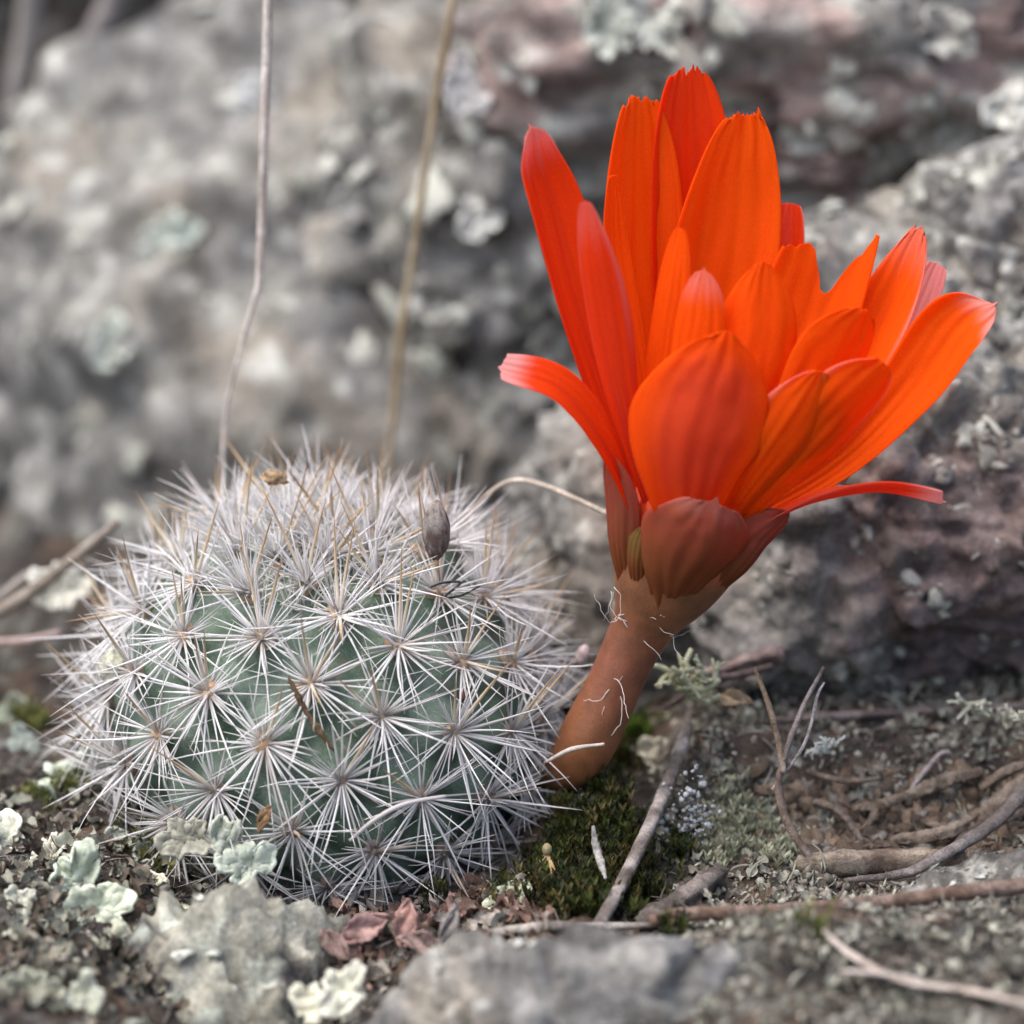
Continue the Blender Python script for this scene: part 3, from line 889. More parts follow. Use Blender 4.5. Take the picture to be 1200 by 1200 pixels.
# dry flower remains and specks on the spines
strand('withered_strand', 'brown dried plant shred lying on the front of the cactus', 'plant shred',
       A((338, 795, -1.30), (352, 822, -1.42), (368, 850, -1.45), (392, 880, -1.42)), [.015, .035, .028, .045, .02], (.13, .075, .04), (.26, .19, .10), rough=.9, seed=2, n=30, ns=9)
strand('dark_fibre', 'thin black curled fibre on the spines below the seed capsule', 'fibre',
       A((505, 688, .05), (520, 683, .0), (540, 683, -.05), (522, 699, -.08), (540, 698, -.1), (562, 687, -.1)), [.012, .016, .016, .01], (.05, .04, .035), ns=5)
blobthing('lichen_flake', 'small cream lichen flake stuck in the spines at the cactus edge', 'lichen', at(134, 784, .35), (.17, .13, .21), (.62, .62, .50), (.40, .40, .30), 33, amp=.7, f=2.2)
blobthing('seed_husk', 'tan husk lying among spines at the crown of the cactus', 'seed husk', at(322, 560, 1.2), (.16, .1, .08), (.42, .30, .18), (.22, .14, .08), 34, amp=.5)
blobthing('brown_scale', 'reddish brown dry scale low on the right side of the cactus', 'plant shred', at(548, 815, -.35), (.08, .06, .07), (.22, .09, .06), (.12, .06, .05), 35, amp=.6)
blobthing('pink_fruit', 'pale pink fruit tip between the cactus spines and the flower tube', 'fruit', at(683, 768, 1.1), (.09, .09, .14), (.46, .34, .34), (.46, .40, .39), 36, amp=.08, axisv=(.3, 0, 1))

# ------------------------------------------------------------------ grass stalks
strand('grass_stalk', 'tall whitish grass stalk bent once, rising behind the cactus', 'grass stalk',
       A((250, 850, 4.2), (256, 680, 4.2), (262, 520, 4.2), (266, 475, 4.2), (283, 405, 4.1), (298, 352, 4.0), (303, 338, 4.0), (304, 322, 4.0), (306, 280, 4.0), (311, 120, 4.0), (315, -40, 4.1)),
       [.03, .03, .03, .028, .03, .038, .055, .05, .055, .06, .06], (.62, .57, .52), (.48, .42, .37), mat='grass', n=70)
strand('grass_stalk', 'tan blurred grass stalk standing before the gap in the rocks', 'grass stalk',
       A((440, 790, 7.6), (450, 600, 7.6), (462, 480, 7.6), (468, 405, 7.6), (484, 300, 7.6), (506, 150, 7.6), (536, -30, 7.6)), [.05, .06, .06, .055], (.28, .21, .12), (.34, .28, .19), mat='grass', n=40)
strand('grass_stalk', 'pale bent grass stalk running from behind the cactus to the flower tube', 'grass stalk',
       A((520, 640, 2.2), (560, 590, 2.2), (598, 564, 2.2), (640, 570, 1.9), (712, 602, 1.4)), [.02, .028, .035, .035], (.50, .45, .38), (.38, .33, .27), mat='grass', n=40)
strand('grass_stalk', 'thick greyish stalk slanting up to the left side of the cactus', 'grass stalk',
       A((-60, 745, 4.4), (20, 705, 4.4), (80, 660, 4.2), (138, 612, 4.0)), [.10, .10, .085, .06], (.22, .185, .15), (.30, .26, .22), mat='grass', n=40)
strand('grass_stalk', 'short stub of grey stalk above the thick slanting one', 'grass stalk',
       A((-50, 735, 5.2), (0, 700, 5.2), (34, 672, 5.2)), [.07, .07, .06], (.28, .25, .22), mat='grass')
strand('grass_stalk', 'reddish grey dry stalk lying low behind the cactus edge', 'grass stalk',
       A((-60, 752, 4.0), (20, 752, 4.0), (70, 742, 3.8)), [.06, .06, .05], (.30, .23, .21), mat='grass')
for i, (a, b) in enumerate((((40, -60), (12, 140)), ((150, -60), (100, 60)))):
    strand('grass_stalk', ['wide blurred grey stalk before the dark far rock', 'short blurred grey stalk at the top of the pale boulder'][i], 'grass stalk',
           A((*a, 16), ((a[0] + b[0]) / 2 + 6, (a[1] + b[1]) / 2, 16), (*b, 16)), [.22, .2, .2], (.24, .22, .21), mat='grass')

# ------------------------------------------------------------------ sticks, twigs and roots
GW, GW2 = (.38, .34, .32), (.17, .145, .13)
strand('stick', 'straight grey white stick leaning across the green moss', 'stick',
       AG((688, 1108, .25), (705, 1078, .5), (738, 1015, .9), (775, 935, 1.2), (797, 878, 1.1), (808, 835, 1.0)), [.04, .085, .08, .085, .095, .04], GW, GW2, rough=.12, seed=3, n=60, ns=10)
strand('wood_chip', 'stubby cracked grey wood chip lying beside the leaning stick', 'wood chip',
       AG((752, 1082, .4), (780, 1066, .45), (812, 1046, .5), (842, 1024, .5)), [.12, .14, .15, .12], (.26, .225, .20), (.12, .10, .09), rough=.4, seed=4, n=30, ns=12)
strand('twig', 'long smooth brown twig crossing in front of the soil bank', 'twig',
       A((762, 1080, -2.9), (800, 1072, -2.9), (900, 1068, -2.9), (1010, 1060, -2.85), (1110, 1048, -2.8), (1260, 1030, -2.7)), [.075, .085, .085, .09, .09, .1], (.19, .125, .095), (.27, .20, .165), rough=.14, seed=5, n=70, ns=10)
strand('twig', 'thin white twig lying along the foot of the moss', 'twig',
       AG((495, 1108, .3), (560, 1096, .35), (640, 1086, .5), (700, 1086, .5), (770, 1084, .4)), [.03, .05, .06, .05, .03], (.44, .41, .37), (.24, .21, .19), rough=.15, seed=6, n=50)
strand('twig', 'dark grey twig curving down over the soil bank to the log', 'twig',
       AG((1240, 880, .5), (1200, 928, .7), (1165, 965, .8), (1110, 1000, .8), (1060, 1024, .6), (990, 1032, .5)), [.10, .095, .085, .075, .06, .03], (.16, .135, .125), (.27, .24, .23), rough=.2, seed=7, n=60)
strand('log_piece', 'pale barkless log piece at the foot of the soil bank', 'log',
       AG((935, 1012, .35), (980, 1012, .38), (1050, 1010, .38), (1130, 1008, .35)), [.10, .15, .16, .13], (.34, .28, .22), (.20, .15, .115), rough=.2, seed=8, n=40, ns=14)
strand('twig', 'upright forked brown twig rising from the log end', 'twig',
       A((962, 1022, -1.05), (925, 970, -.9), (912, 925, -.75), (918, 890, -.65), (940, 830, -.4), (965, 782, -.1)), [.05, .055, .05, .04, .035, .02], (.21, .155, .125), (.32, .27, .25), rough=.25, seed=9, n=50)
strand('twig', 'thin straight brown twig beside the forked one', 'twig',
       A((918, 905, -.72), (912, 870, -.6), (900, 825, -.45), (884, 782, -.3)), [.04, .04, .035, .022], (.24, .17, .12), (.33, .27, .22), rough=.25, seed=10, n=30)
strand('twig', 'pale grey side shoot crossing the forked twig', 'twig',
       A((905, 925, -.7), (938, 880, -.55), (950, 850, -.4), (958, 815, -.25), (966, 800, -.2)), [.018, .022, .022, .012], (.45, .41, .42), ns=6, seed=11)
strand('twig', 'straight dull stick lying at the foot of the grey and rust brown rock', 'twig',
       AG((900, 845, .3), (990, 838, .3), (1090, 832, .3), (1220, 826, .3)), [.04, .05, .05, .05], (.22, .17, .16), (.30, .25, .24), rough=.2, seed=12, n=40)
strand('twig', 'pinkish brown twig behind the green branching lichen', 'twig',
       A((790, 800, 2.2), (840, 790, 2.0), (880, 775, 1.8), (916, 768, 1.6)), [.07, .09, .08, .10], (.27, .19, .18), (.38, .30, .27), rough=.35, seed=13, n=30)
strand('twig', 'darker twig just below the pinkish brown one', 'twig',
       A((780, 830, 1.8), (830, 800, 1.6), (868, 792, 1.5), (905, 782, 1.4)), [.05, .06, .06, .05], (.16, .12, .115), rough=.35, seed=14, n=30)
strand('twig', 'thin grey twig hidden low among spines at the cactus foot', 'twig',
       AG((375, 1102, .2), (400, 1078, .4), (415, 1050, .7), (425, 1035, .9)), [.03, .04, .04, .02], (.34, .32, .31), rough=.3, seed=15)
strand('fallen_spine', 'thick bent whitish spine lying across the lower cactus', 'spine',
       A((410, 985, -1.75), (440, 960, -1.8), (475, 942, -1.75), (522, 933, -1.6)), [.02, .028, .03, .02], (.55, .52, .52), mat='spine', n=30)
strand('dry_shred', 'pale dry shred over the tube foot beside the cactus', 'grass blade',
       A((640, 893, -.55), (670, 878, -.6), (708, 872, -.55)), [.02, .03, .018], (.50, .45, .40), mat='grass')
strand('splinter', 'small curved white splinter standing in the moss', 'splinter',
       AG((695, 968, 1.2), (698, 990, 1.1), (704, 1010, 1.0), (710, 1030, .9)), [.015, .04, .045, .015], (.50, .48, .45), rough=.3, seed=16)
strand('dry_grass', 'flat pale grass blade lying on the near right mound', 'grass blade',
       AG((965, 1090, .4), (1000, 1120, .3), (1060, 1150, .3), (1130, 1160, .3), (1230, 1182, .3)), [.04, .09, .10, .10, .08], (.46, .40, .35), (.34, .28, .24), mat='grass', n=40, squash=.35)
strand('dry_grass', 'second short pale grass blade on the near right mound', 'grass blade',
       AG((985, 1138, .3), (1020, 1140, .35), (1080, 1148, .35)), [.05, .08, .06], (.44, .39, .35), mat='grass', squash=.35)
strand('twig', 'small pale twig poking out of the soil bank', 'twig',
       AG((1055, 945, .15), (1075, 915, .3), (1100, 885, .3), (1112, 880, .3)), [.02, .03, .03, .02], (.42, .37, .36), seed=17)
rs = np.random.default_rng(77)
roots = [((1000, 948), (1040, 940), (1075, 928), .07), ((1060, 935), (1110, 915), (1150, 905), .10), ((1045, 985), (1110, 975), (1170, 940), .09), ((1120, 985), (1160, 950), (1215, 900), .11),
         ((955, 940), (985, 952), (1010, 985), .06), ((1080, 962), (1100, 968), (1140, 972), .05), ((950, 905), (990, 915), (1030, 912), .045), ((1140, 965), (1175, 962), (1220, 945), .08),
         ((1010, 975), (1025, 955), (1030, 930), .05), ((1150, 925), (1180, 905), (1230, 890), .07)]
root_labels = ['slim brown root piece below the small pale twig', 'thick brown root piece beside the small pale twig', 'long brown root piece just above the dark grey curved twig', 'thickest brown root piece running up beside the dark grey curved twig', 'short crooked root piece above the pale log end', 'thin stub of root between two thicker root pieces', 'thin root piece beside the forked twig', 'root piece half hidden behind the dark grey curved twig', 'short upright root stub above the log', 'root piece highest on the soil bank']
for i, (a, b, c, w) in enumerate(roots):
    strand('root_piece', root_labels[i], 'root',
           AG((*a, .22), (*b, .42), (*c, .25)), [w * .6, w * .85, w * .5], np.array((.19, .145, .11)) * rs.uniform(.75, 1.2), (.27, .22, .175), rough=.45, seed=40 + i, n=60, ns=14, group='roots in the soil bank')

# ------------------------------------------------------------------ lichens
def foliose(px, py, y, size, seed, label, col=(.50, .56, .48), lobes=5, tilt=.5, name='lichen', stretch=1.0, spin=0.0, lay=True):
    r = np.random.default_rng(seed)
    p = gp(px, py); p = at(px, py, p[1] - .35 * size) if lay else at(px, py, y)
    NR, NT_ = 12, 84
    a = np.arange(NT_) / NT_ * 2 * np.pi
    ph = r.uniform(0, 6.28, 4)
    aw = a + .35 * np.sin(a + ph[3]) + .2 * np.sin(2 * a + ph[1])
    rr = .42 + .50 * np.abs(np.sin(lobes * .5 * aw + ph[0])) ** .55 * (.75 + .35 * np.sin(a * 2 + ph[2])) + .14 * np.abs(np.sin(lobes * 1.5 * aw + ph[1])) ** .6
    rr = np.clip(rr, .22, 1.2) * size
    s = np.linspace(0.03, 1, NR)
    S, Aa = np.meshgrid(s, a, indexing='ij')
    X = S * rr[None, :] * np.cos(Aa) * stretch; Yy = S * rr[None, :] * np.sin(Aa)
    Z = size * (.28 * S ** 2 + .13 * np.sin(3 * Aa + ph[3]) * S + .10 * np.sin(7 * Aa + ph[0]) * S ** 2)
    Pn = np.stack([X, Yy, Z], -1).reshape(-1, 3)
    Pn[:, 2] += .30 * size * fbm(Pn, 1.8 / size, 4, seed)
    n = nrm(np.array([r.normal() * .25, -tilt * 1.6, 1.0])); x = nrm(np.cross(n, (0, 1, .2))); yv = np.cross(n, x)
    cs, sn = math.cos(spin), math.sin(spin); x, yv = x * cs + yv * sn, yv * cs - x * sn
    V = p + Pn[:, :1] * x + Pn[:, 1:2] * yv + Pn[:, 2:] * n
    c = np.tile(np.asarray(col, float), (len(V), 1))
    ed = sstep(.8, 1.0, np.repeat(s, NT_))
    c = mixc(c, np.asarray(col) * 1.18 + .03, ed)
    Q = grid_quads(NR, NT_, True)
    mb = MB(); mb.add(V, quads=Q, col=c)
    mb.add(p + n * size * .0, None, None) if False else None
    # close the centre
    V2 = np.vstack([V[:NT_], V[:NT_].mean(0)]); T2 = [(k, (k + 1) % NT_, NT_) for k in range(NT_)]
    mb.add(V2, tris=T2, col=np.asarray(col))
    o = mb.build(name, M['lichen'], origin=p)
    m = o.modifiers.new('thickness', 'SOLIDIFY'); m.thickness = .035; m.offset = -1
    return tag(o, label, 'lichen')

foliose(95, 925, -.3, .55, 1, 'mint green lobed lichen rosette touching the left side of the cactus', (0.50, 0.56, 0.46), 4, .35)
foliose(85, 1035, -1.75, .48, 2, 'tall pale green lichen lobe standing beside the pointed rock', (0.48, 0.53, 0.42), 3, .9, stretch=.8)
foliose(115, 1068, -1.95, .42, 22, 'broad pale green lichen lobe spreading under the tall one', (0.52, 0.56, 0.44), 4, .7)
foliose(8, 985, -1.2, .34, 3, 'whitish lichen lobe at the edge of the dark soil', (0.60, 0.61, 0.51), 3, .6)
foliose(60, 1005, -1.5, .27, 4, 'bumpy cream lichen cushion above the tall green lobe', (0.56, 0.55, 0.46), 6, .5)
foliose(265, 990, -1.75, .40, 5, 'narrow blue green lichen lobe under the cactus spines', (.36, .39, .33), 3, .8, stretch=.6, lay=False)
foliose(290, 1015, -1.95, .36, 23, 'blue green lichen lobe touching the peak of the pointed rock', (.37, .41, .35), 4, .6, lay=False)
foliose(220, 985, -1.6, .36, 6, 'grey lichen lobe hanging below the lowest spines', (.27, .27, .22), 4, .8, lay=False)
foliose(245, 1030, -2.05, .24, 7, 'small speckled lichen lobe behind the pointed rock', (0.43, 0.45, 0.36), 4, .8)
foliose(600, 1055, -1.75, .30, 8, 'pale green curled lichen at the edge of the moss', (0.45, 0.47, 0.35), 3, .8)
foliose(768, 888, -.1, .30, 9, 'cream white lichen flake between the flower foot and the leaning stick', (0.58, 0.56, 0.44), 3, .7)
foliose(15, 845, 1.6, .34, 10, 'grey green lichen clump on the soil left of the cactus', (0.31, 0.34, 0.26), 4, .8)
foliose(28, 872, 1.3, .26, 11, 'small bluish lichen cup under the grey green clump', (0.25, 0.29, 0.26), 3, .7)
foliose(70, 690, 4.9, .45, 12, 'white blurred lichen patch behind the slanting stalk', (0.58, 0.58, 0.51), 4, 1.0, lay=False)
foliose(400, 1165, -4.2, .34, 13, 'white blurred lichen lobes between the two front rocks', (0.58, 0.58, 0.48), 4, .6, lay=False)
foliose(365, 1180, -4.3, .26, 24, 'small white lichen lobe against the pointed rock', (0.56, 0.55, 0.44), 4, .6, lay=False)
foliose(155, 1120, -2.6, .34, 14, 'rough olive grey lichen lobe left of the pointed rock', (0.31, 0.31, 0.23), 5, .7)
foliose(45, 1120, -2.3, .30, 15, 'brownish grey lichen scrap on dark soil under the pale lobes', (0.25, 0.23, 0.18), 5, .7)
foliose(175, 1000, -1.4, .22, 16, 'tiny round mint lichen cup in the litter below the cactus', (0.45, 0.49, 0.40), 2, .6)
foliose(175, 1035, -1.9, .18, 17, 'tiny oval white lichen cup beside the pointed rock', (0.58, 0.58, 0.46), 2, .5, stretch=1.6)
foliose(25, 1062, -2, .26, 31, 'greyish lichen lobe in the soil beneath the whitish edge lobe', (.40, .41, .34), 4, .7)
foliose(40, 1165, -3, .34, 32, 'dull olive lichen rosette at the front of the dark soil', (.30, .31, .24), 5, .7)
foliose(100, 1175, -3, .30, 33, 'pale lichen rosette against the left flank of the pointed rock', (.46, .48, .39), 4, .7)
foliose(140, 985, -2, .20, 34, 'small pale lichen lobe in litter between rosette and cactus foot', (.44, .47, .39), 3, .7)
foliose(215, 1012, -2, .20, 35, 'tiny greenish lichen lobe wedged behind the pointed rock', (.44, .50, .42), 3, .8)
foliose(858, 1000, -.8, .16, 18, 'small pale green lichen finger in front of the fuzzy grey clump', (0.48, 0.53, 0.44), 2, .9, stretch=.5)

def boulder_hit(px, py):
    """where a ray through a pixel first meets a boulder"""
    from mathutils.bvhtree import BVHTree
    global _BV
    if '_BV' not in globals():
        _BV = []
        for o in sc.objects:
            if o.type == 'MESH' and o.name.startswith('boulder'):
                off = np.array(o.location); n = len(o.data.vertices)
                co = np.empty(n * 3, np.float32); o.data.vertices.foreach_get('co', co)
                li = np.empty(len(o.data.loops), np.int32); o.data.loops.foreach_get('vertex_index', li)
                _BV.append(BVHTree.FromPolygons((co.reshape(-1, 3) + off).tolist(), li.reshape(-1, 3).tolist()))
    d = Vector(at(px, py, 0.0) - CAM).normalized()
    best = None
    for b in _BV:
        h = b.ray_cast(Vector(CAM), d)
        if h[0] is not None and (best is None or h[3] < best[3]): best = h
    return best
for i_, (px, py, sz, col, lb) in enumerate((
        (1180, 128, .42, (.66, .66, .60), 'bright white lichen patch on the right part of the reddish slab'),
        (765, 22, .60, (.56, .58, .52), 'whitish lichen patch on the rock above the tallest petals'),
        (715, 30, .5, (.44, .47, .42), 'greyish lichen patch beside the whitish one above the tallest petals'),
        (200, 280, .52, (.50, .55, .49), 'mint pale lichen patch midway up the pale boulder'),
        (300, 122, .45, (.56, .57, .56), 'bright lichen spot on the pale boulder directly behind the bent stalk'),
        (132, 402, .46, (.50, .54, .48), 'pale lichen spot on the lower pale boulder left of the bent stalk'),
        (566, 250, .46, (.60, .61, .57), 'oval white lichen spot left of the tall outer petal'),
        (415, 236, .4, (.46, .46, .44), 'faint grey lichen spot between the two tall stalks'),
        (515, 350, .5, (.48, .48, .44), 'pale lichen streak just right of the tan stalk'),
        (545, 105, .5, (.50, .50, .50), 'lilac white lichen patch behind the tan stalk near the reddish slab'),
        (1105, 40, .5, (.36, .36, .33), 'rough grey lichen patch high on the reddish slab'),
        (945, 160, .4, (.40, .41, .38), 'grey lichen patch on the reddish slab beside the widest petal'))):
    h = boulder_hit(px, py)
    if h is not None:
        foliose(px, py, h[0].y - .05, sz, 200 + i_, lb, col, 3 + i_ % 4, 2.2, lay=False)

def branchy(px, py, y, size, seed, label, col, col2, n=7, rad=.05, name='branching_lichen', up=(0, -.2, 1)):
    r = np.random.default_rng(seed); p = at(px, py, y); mb = MB()
    def grow(p0, d, L, w, depth):
        ps = [p0]
        for k in range(5):
            d = nrm(d + r.normal(size=3) * .28); ps.append(ps[-1] + d * L / 5)
        ps = np.array(ps)
        V, Q, T, par = tube(crom(ps, 12), np.linspace(w, w * .55, 12), 7)
        mb.add(V, quads=Q, tris=T, col=mixc(np.tile(np.asarray(col, float), (len(V), 1)), col2, par * .8))
        if depth > 0:
            for q in range(r.integers(1, 3)):
                i = r.integers(2, 5); grow(ps[i], nrm(d + r.normal(size=3) * .8), L * .6, w * .75, depth - 1)
    for k in range(n):
        d = nrm(np.asarray(up) * .8 + r.normal(size=3) * .75); d[2] = abs(d[2]) * .8 + .1
        grow(p + r.normal(size=3) * size * .1, nrm(d), size * r.uniform(.6, 1.0), rad, 2)
    o = mb.build(name, M['lichen'], origin=p)
    return tag(o, label, 'lichen')
branchy(800, 808, .9, .55, 1, 'pale yellow green branching lichen behind the flower tube', (.36, .36, .22), (.56, .57, .40), 8, .055)
branchy(1145, 835, 1.0, .48, 2, 'grey green branching lichen standing on top of the soil bank', (.28, .28, .22), (.44, .45, .37), 3, .045)
branchy(1185, 850, .8, .34, 3, 'low curled branching lichen at the right end of the soil bank', (.30, .30, .24), (.46, .46, .38), 6, .035)
branchy(965, 880, .3, .28, 4, 'pale blue grey curled lichen tips beside the forked twig', (.36, .38, .36), (.52, .54, .50), 6, .03)
for i_, (px, py, y, sz, lb) in enumerate(((880, 1150, -4.2, .34, 'blurred grey lichen curls under the long brown twig'), (955, 1165, -4.4, .36, 'blurred pale lichen curls beside the flat grass blade'),
                                   (1040, 1120, -3.6, .26, 'small lichen tuft above the flat grass blade'), (1120, 1190, -4.6, .34, 'low lichen tuft in front of the flat grass blade'), (820, 1165, -4.4, .30, 'grey lichen tuft touching the beige front rock'))):
    branchy(px, py, y, sz, 60 + i_, lb, (.17, .165, .14), (.36, .36, .31), 7, .035)
branchy(760, 1140, -3.4, .38, 5, 'blurred grey branching lichen behind the beige front rock', (.26, .26, .23), (.40, .41, .37), 8, .04)

# dry leaf fragments
def leaf(px, py, y, size, seed, label, col, tilt=.6, spin=0.0, teeth=7):
    r = np.random.default_rng(seed); p = at(px, py, y)
    NS, NU = 18, 11
    s = np.linspace(0, 1, NS); u = np.linspace(-1, 1, NU)
    w = np.sin(np.pi * np.clip(s, 0.02, .98)) ** .8 * (.8 + .25 * np.abs(np.sin(teeth * s * np.pi)))
    S, U = np.meshgrid(s, u, indexing='ij')
    X = (S - .5) * 2 * size; Y = U * w[:, None] * size * .5; Z = .25 * size * U ** 2 + .3 * size * np.sin(S * 3) + .1 * size * np.sin(S * 12 + U * 5)
    n = nrm(np.array([r.normal() * .4, -tilt * 1.6, 1.0])); x = nrm(np.cross(n, (0, 1, .2))); yv = np.cross(n, x)
    cs, sn = math.cos(spin), math.sin(spin); x, yv = x * cs + yv * sn, yv * cs - x * sn
    V = p + X.reshape(-1, 1) * x + Y.reshape(-1, 1) * yv + Z.reshape(-1, 1) * n
    c = mixc(np.tile(np.asarray(col, float), (len(V), 1)), np.asarray(col) * .6, sstep(0, .4, fbm(V, 5, 3, seed)))
    mb = MB(); mb.add(V, quads=grid_quads(NS, NU), col=c)
    o = mb.build('dry_leaf', M['crumb'], origin=p)
    m = o.modifiers.new('thickness', 'SOLIDIFY'); m.thickness = .03
    return tag(o, label, 'leaf')
leaf(425, 1092, -2.5, .34, 1, 'pinkish brown curled dry leaf below the cactus', (.34, .22, .20), .8, .6)
leaf(475, 1085, -2.5, .30, 2, 'lobed reddish dry leaf scrap at the cactus foot', (.36, .22, .19), 1.0, 1.5, 5)
leaf(490, 1108, -2.9, .28, 3, 'crumpled pink brown leaf scrap before the reddish one', (.34, .24, .21), .8, .2, 6)
leaf(395, 1110, -2.9, .26, 4, 'dull brown leaf scrap beside the pointed rock', (.26, .18, .16), .7, 2.2)
leaf(860, 824, .9, .24, 5, 'tan dry leaf scrap on the soil under the pinkish twig', (.42, .31, .20), .5, -.3)
leaf(525, 1085, -2.8, .26, 6, 'upright grey oval chip standing at the foot of the cactus', (.24, .22, .21), 2.5, 1.45, 0)
leaf(310, 960, -1.85, .16, 7, 'small orange brown leaf scrap under the lower spines', (.28, .17, .09), 1.0, 1.2)
def dried_moss_capsule():
    p = at(641, 1000, -1.2); mb = MB(); r = np.random.default_rng(4)
    for k in range(9):
        d = nrm(np.array([r.normal() * .35, r.normal() * .3, -1]))
        V, Q, T, _ = tube([p, p + d * .2, p + d * .42 + np.array([r.normal() * .05, 0, 0])], [.022, .018, .01], 5)
        mb.add(V, quads=Q, tris=T, col=np.array((.42, .31, .15)) * r.uniform(.7, 1.1))
    D, F = ICO[2]; mb.add(p + D * np.array([.06, .06, .08]) + (0, 0, .05), tris=F, col=(.30, .25, .14))
    tag(mb.build('dried_floret', M['grass'], origin=p), 'straw coloured dried floret hanging in the moss', 'floret')
dried_moss_capsule()

# ------------------------------------------------------------------ ground cover nobody could count
def spots(n, r, region, dens=None, f=1.5, seed=0, thr=-9):
    out = []
    x0, x1, y0, y1 = region
    X = r.uniform(x0, x1, n * 4); Y = r.uniform(y0, y1, n * 4)
    P = np.stack([X, Y, np.zeros_like(X)], -1)
    ok = fbm(P, f, 3, seed) > thr
    if dens is not None: ok &= r.random(len(X)) < dens(X, Y)
    X, Y = X[ok][:n], Y[ok][:n]
    P = np.stack([X, Y, gz(X, Y)], -1)
    P[:, 2] += fbm(np.stack([X, Y, P[:, 2]], -1), 1.6, 5, 21) * .10
    return P

def cact_mask(X, Y):
    return (np.hypot(X - CC[0], Y - CC[1]) > 1.7).astype(float)
UPN = np.array([0, 0, 1.0])
def stuff(o, label, cat): return tag(o, label, cat, kind='stuff')

def ups(P, r): return nrm(np.tile(UPN, (len(P), 1)) + r.normal(size=P.shape) * .6)

r = np.random.default_rng(101)
P = spots(4600, r, (-8.0, 8.0, -7, 5), cact_mask)
stuff(scatter_blobs('soil_crumbs', P, ups(P, r), r, (.012, .075), [(.09, .07, .055), (.12, .085, .065), (.06, .05, .045), (.17, .14, .12)], M['crumb'], low=True, flat=(.3, 1.2), stretch=(.4, 1.7)), 'brown soil crumbs scattered over the ground', 'soil')
# brown, bare bank face on the right
P = spots(1000, r, (3.0, 6.6, -.6, .9), None)
stuff(scatter_blobs('bank_crumbs', P, ups(P, r) + np.array([0, -.6, 0]), r, (.012, .15), [(.13, .095, .068), (.17, .125, .09), (.085, .065, .05), (.19, .175, .15)], M['crumb'], flat=(.35, 1), stretch=(.5, 1.6)), 'reddish brown crumbs of the crumbling soil bank', 'soil')
# grey lichen granules
def dr(X, Y):
    a = sstep(1.5, 2.2, X) * np.where((X > 3.1) & (Y < .6) & (Y > -1.0), .12, 1.0)
    return np.clip(a + .18 * (X < -3), 0, 1) * cact_mask(X, Y)
def clumps(n, m, r, region, dens, sp, seed):
    """granules piled up in uneven clumps"""
    C = spots(n, r, region, dens, 1.3, seed, -.2)
    k = r.integers(m[0], m[1], len(C)); sz = r.uniform(*sp, len(C))
    idx = np.repeat(np.arange(len(C)), k)
    off = r.normal(size=(len(idx), 2)) * sz[idx][:, None]
    X, Y = C[idx, 0] + off[:, 0], C[idx, 1] + off[:, 1]
    Z = np.array([ground_at_fast(a, b) for a, b in zip(X, Y)])
    Z += np.maximum(0, sz[idx] * 1.1 - .55 * np.hypot(off[:, 0], off[:, 1])) * r.uniform(.3, 1, len(idx))
    return np.stack([X, Y, Z], -1), idx
P, ci = clumps(420, (10, 26), r, (-8, 8.2, -6.5, 4.2), dr, (.05, .2), 211)
stuff(scatter_blobs('granular_lichen', P, ups(P, r), r, (.010, .055), [(.10, .09, .078), (.21, .20, .17), (.28, .27, .23), (.155, .14, .115), (.37, .365, .31), (.22, .195, .16)], M['crumb'], low=True, flat=(.3, 1.7), sink=.5, stretch=(.4, 1.7)), 'grey granular lichen covering the bank and mound', 'lichen')
# pale blue crust patch
pb = np.array([at(812 + r.normal() * 14, 955 + r.normal() * 22, -.35) for _ in range(150)])
for q in pb: q[2] = max(q[2], ground_at(q[0], q[1]) - .02)
o = scatter_blobs('blue_grey_lichen', pb, ups(pb, r), r, (.012, .045), [(.27, .29, .31), (.34, .355, .37), (.20, .205, .21)], M['crumb'], low=True, flat=(.7, 1.1))
stuff(o, 'pale blue grey powdery lichen crust beside the leaning stick', 'lichen')

def squamules(P, r, size, cols):
    """small curled lichen scales"""
    mb = MB(); cols = np.asarray(cols); g = np.linspace(-1, 1, 5)
    U, W = np.meshgrid(g, g, indexing='ij')
    for p in P:
        s = r.uniform(*size); b = r.uniform(.8, 2.6)
        X = U * s * (1 - .3 * W ** 2); Y = W * s; Z = b * s * (U ** 2 * .6 + .3 * np.sin(3 * W + r.uniform(0, 6)) + .2 * np.sin(4 * U * W + r.uniform(0, 6)))
        n = nrm(np.array([r.normal() * .7, r.normal() * .7 - .5, 1])); x = nrm(np.cross(n, r.normal(size=3))); y = np.cross(n, x)
        V = p + X.reshape(-1, 1) * x + Y.reshape(-1, 1) * y + (Z.reshape(-1, 1) + .3 * s) * n
        mb.add(V, quads=grid_quads(5, 5), col=cols[r.integers(len(cols))] * r.uniform(.8, 1.15))
    return mb
P, ci = clumps(420, (6, 18), r, (1.6, 8.0, -6.2, 4.2), dr, (.08, .22), 231)
stuff(squamules(P, r, (.018, .07), [(.26, .255, .21), (.34, .34, .285), (.18, .17, .14), (.12, .105, .085)]).build('scaly_lichen', M['lichen']), 'curled grey lichen scales on the bank and mound', 'lichen')
P, ci = clumps(220, (5, 14), r, (-7.5, -2.0, -5.0, 2.0), cact_mask, (.08, .22), 241)
stuff(squamules(P, r, (.025, .10), [(.27, .27, .215), (.38, .39, .315), (.20, .18, .145), (.13, .105, .08), (.09, .072, .057)]).build('lichen_scraps', M['lichen']), 'grey green lichen scraps littering the soil left of the cactus', 'lichen')

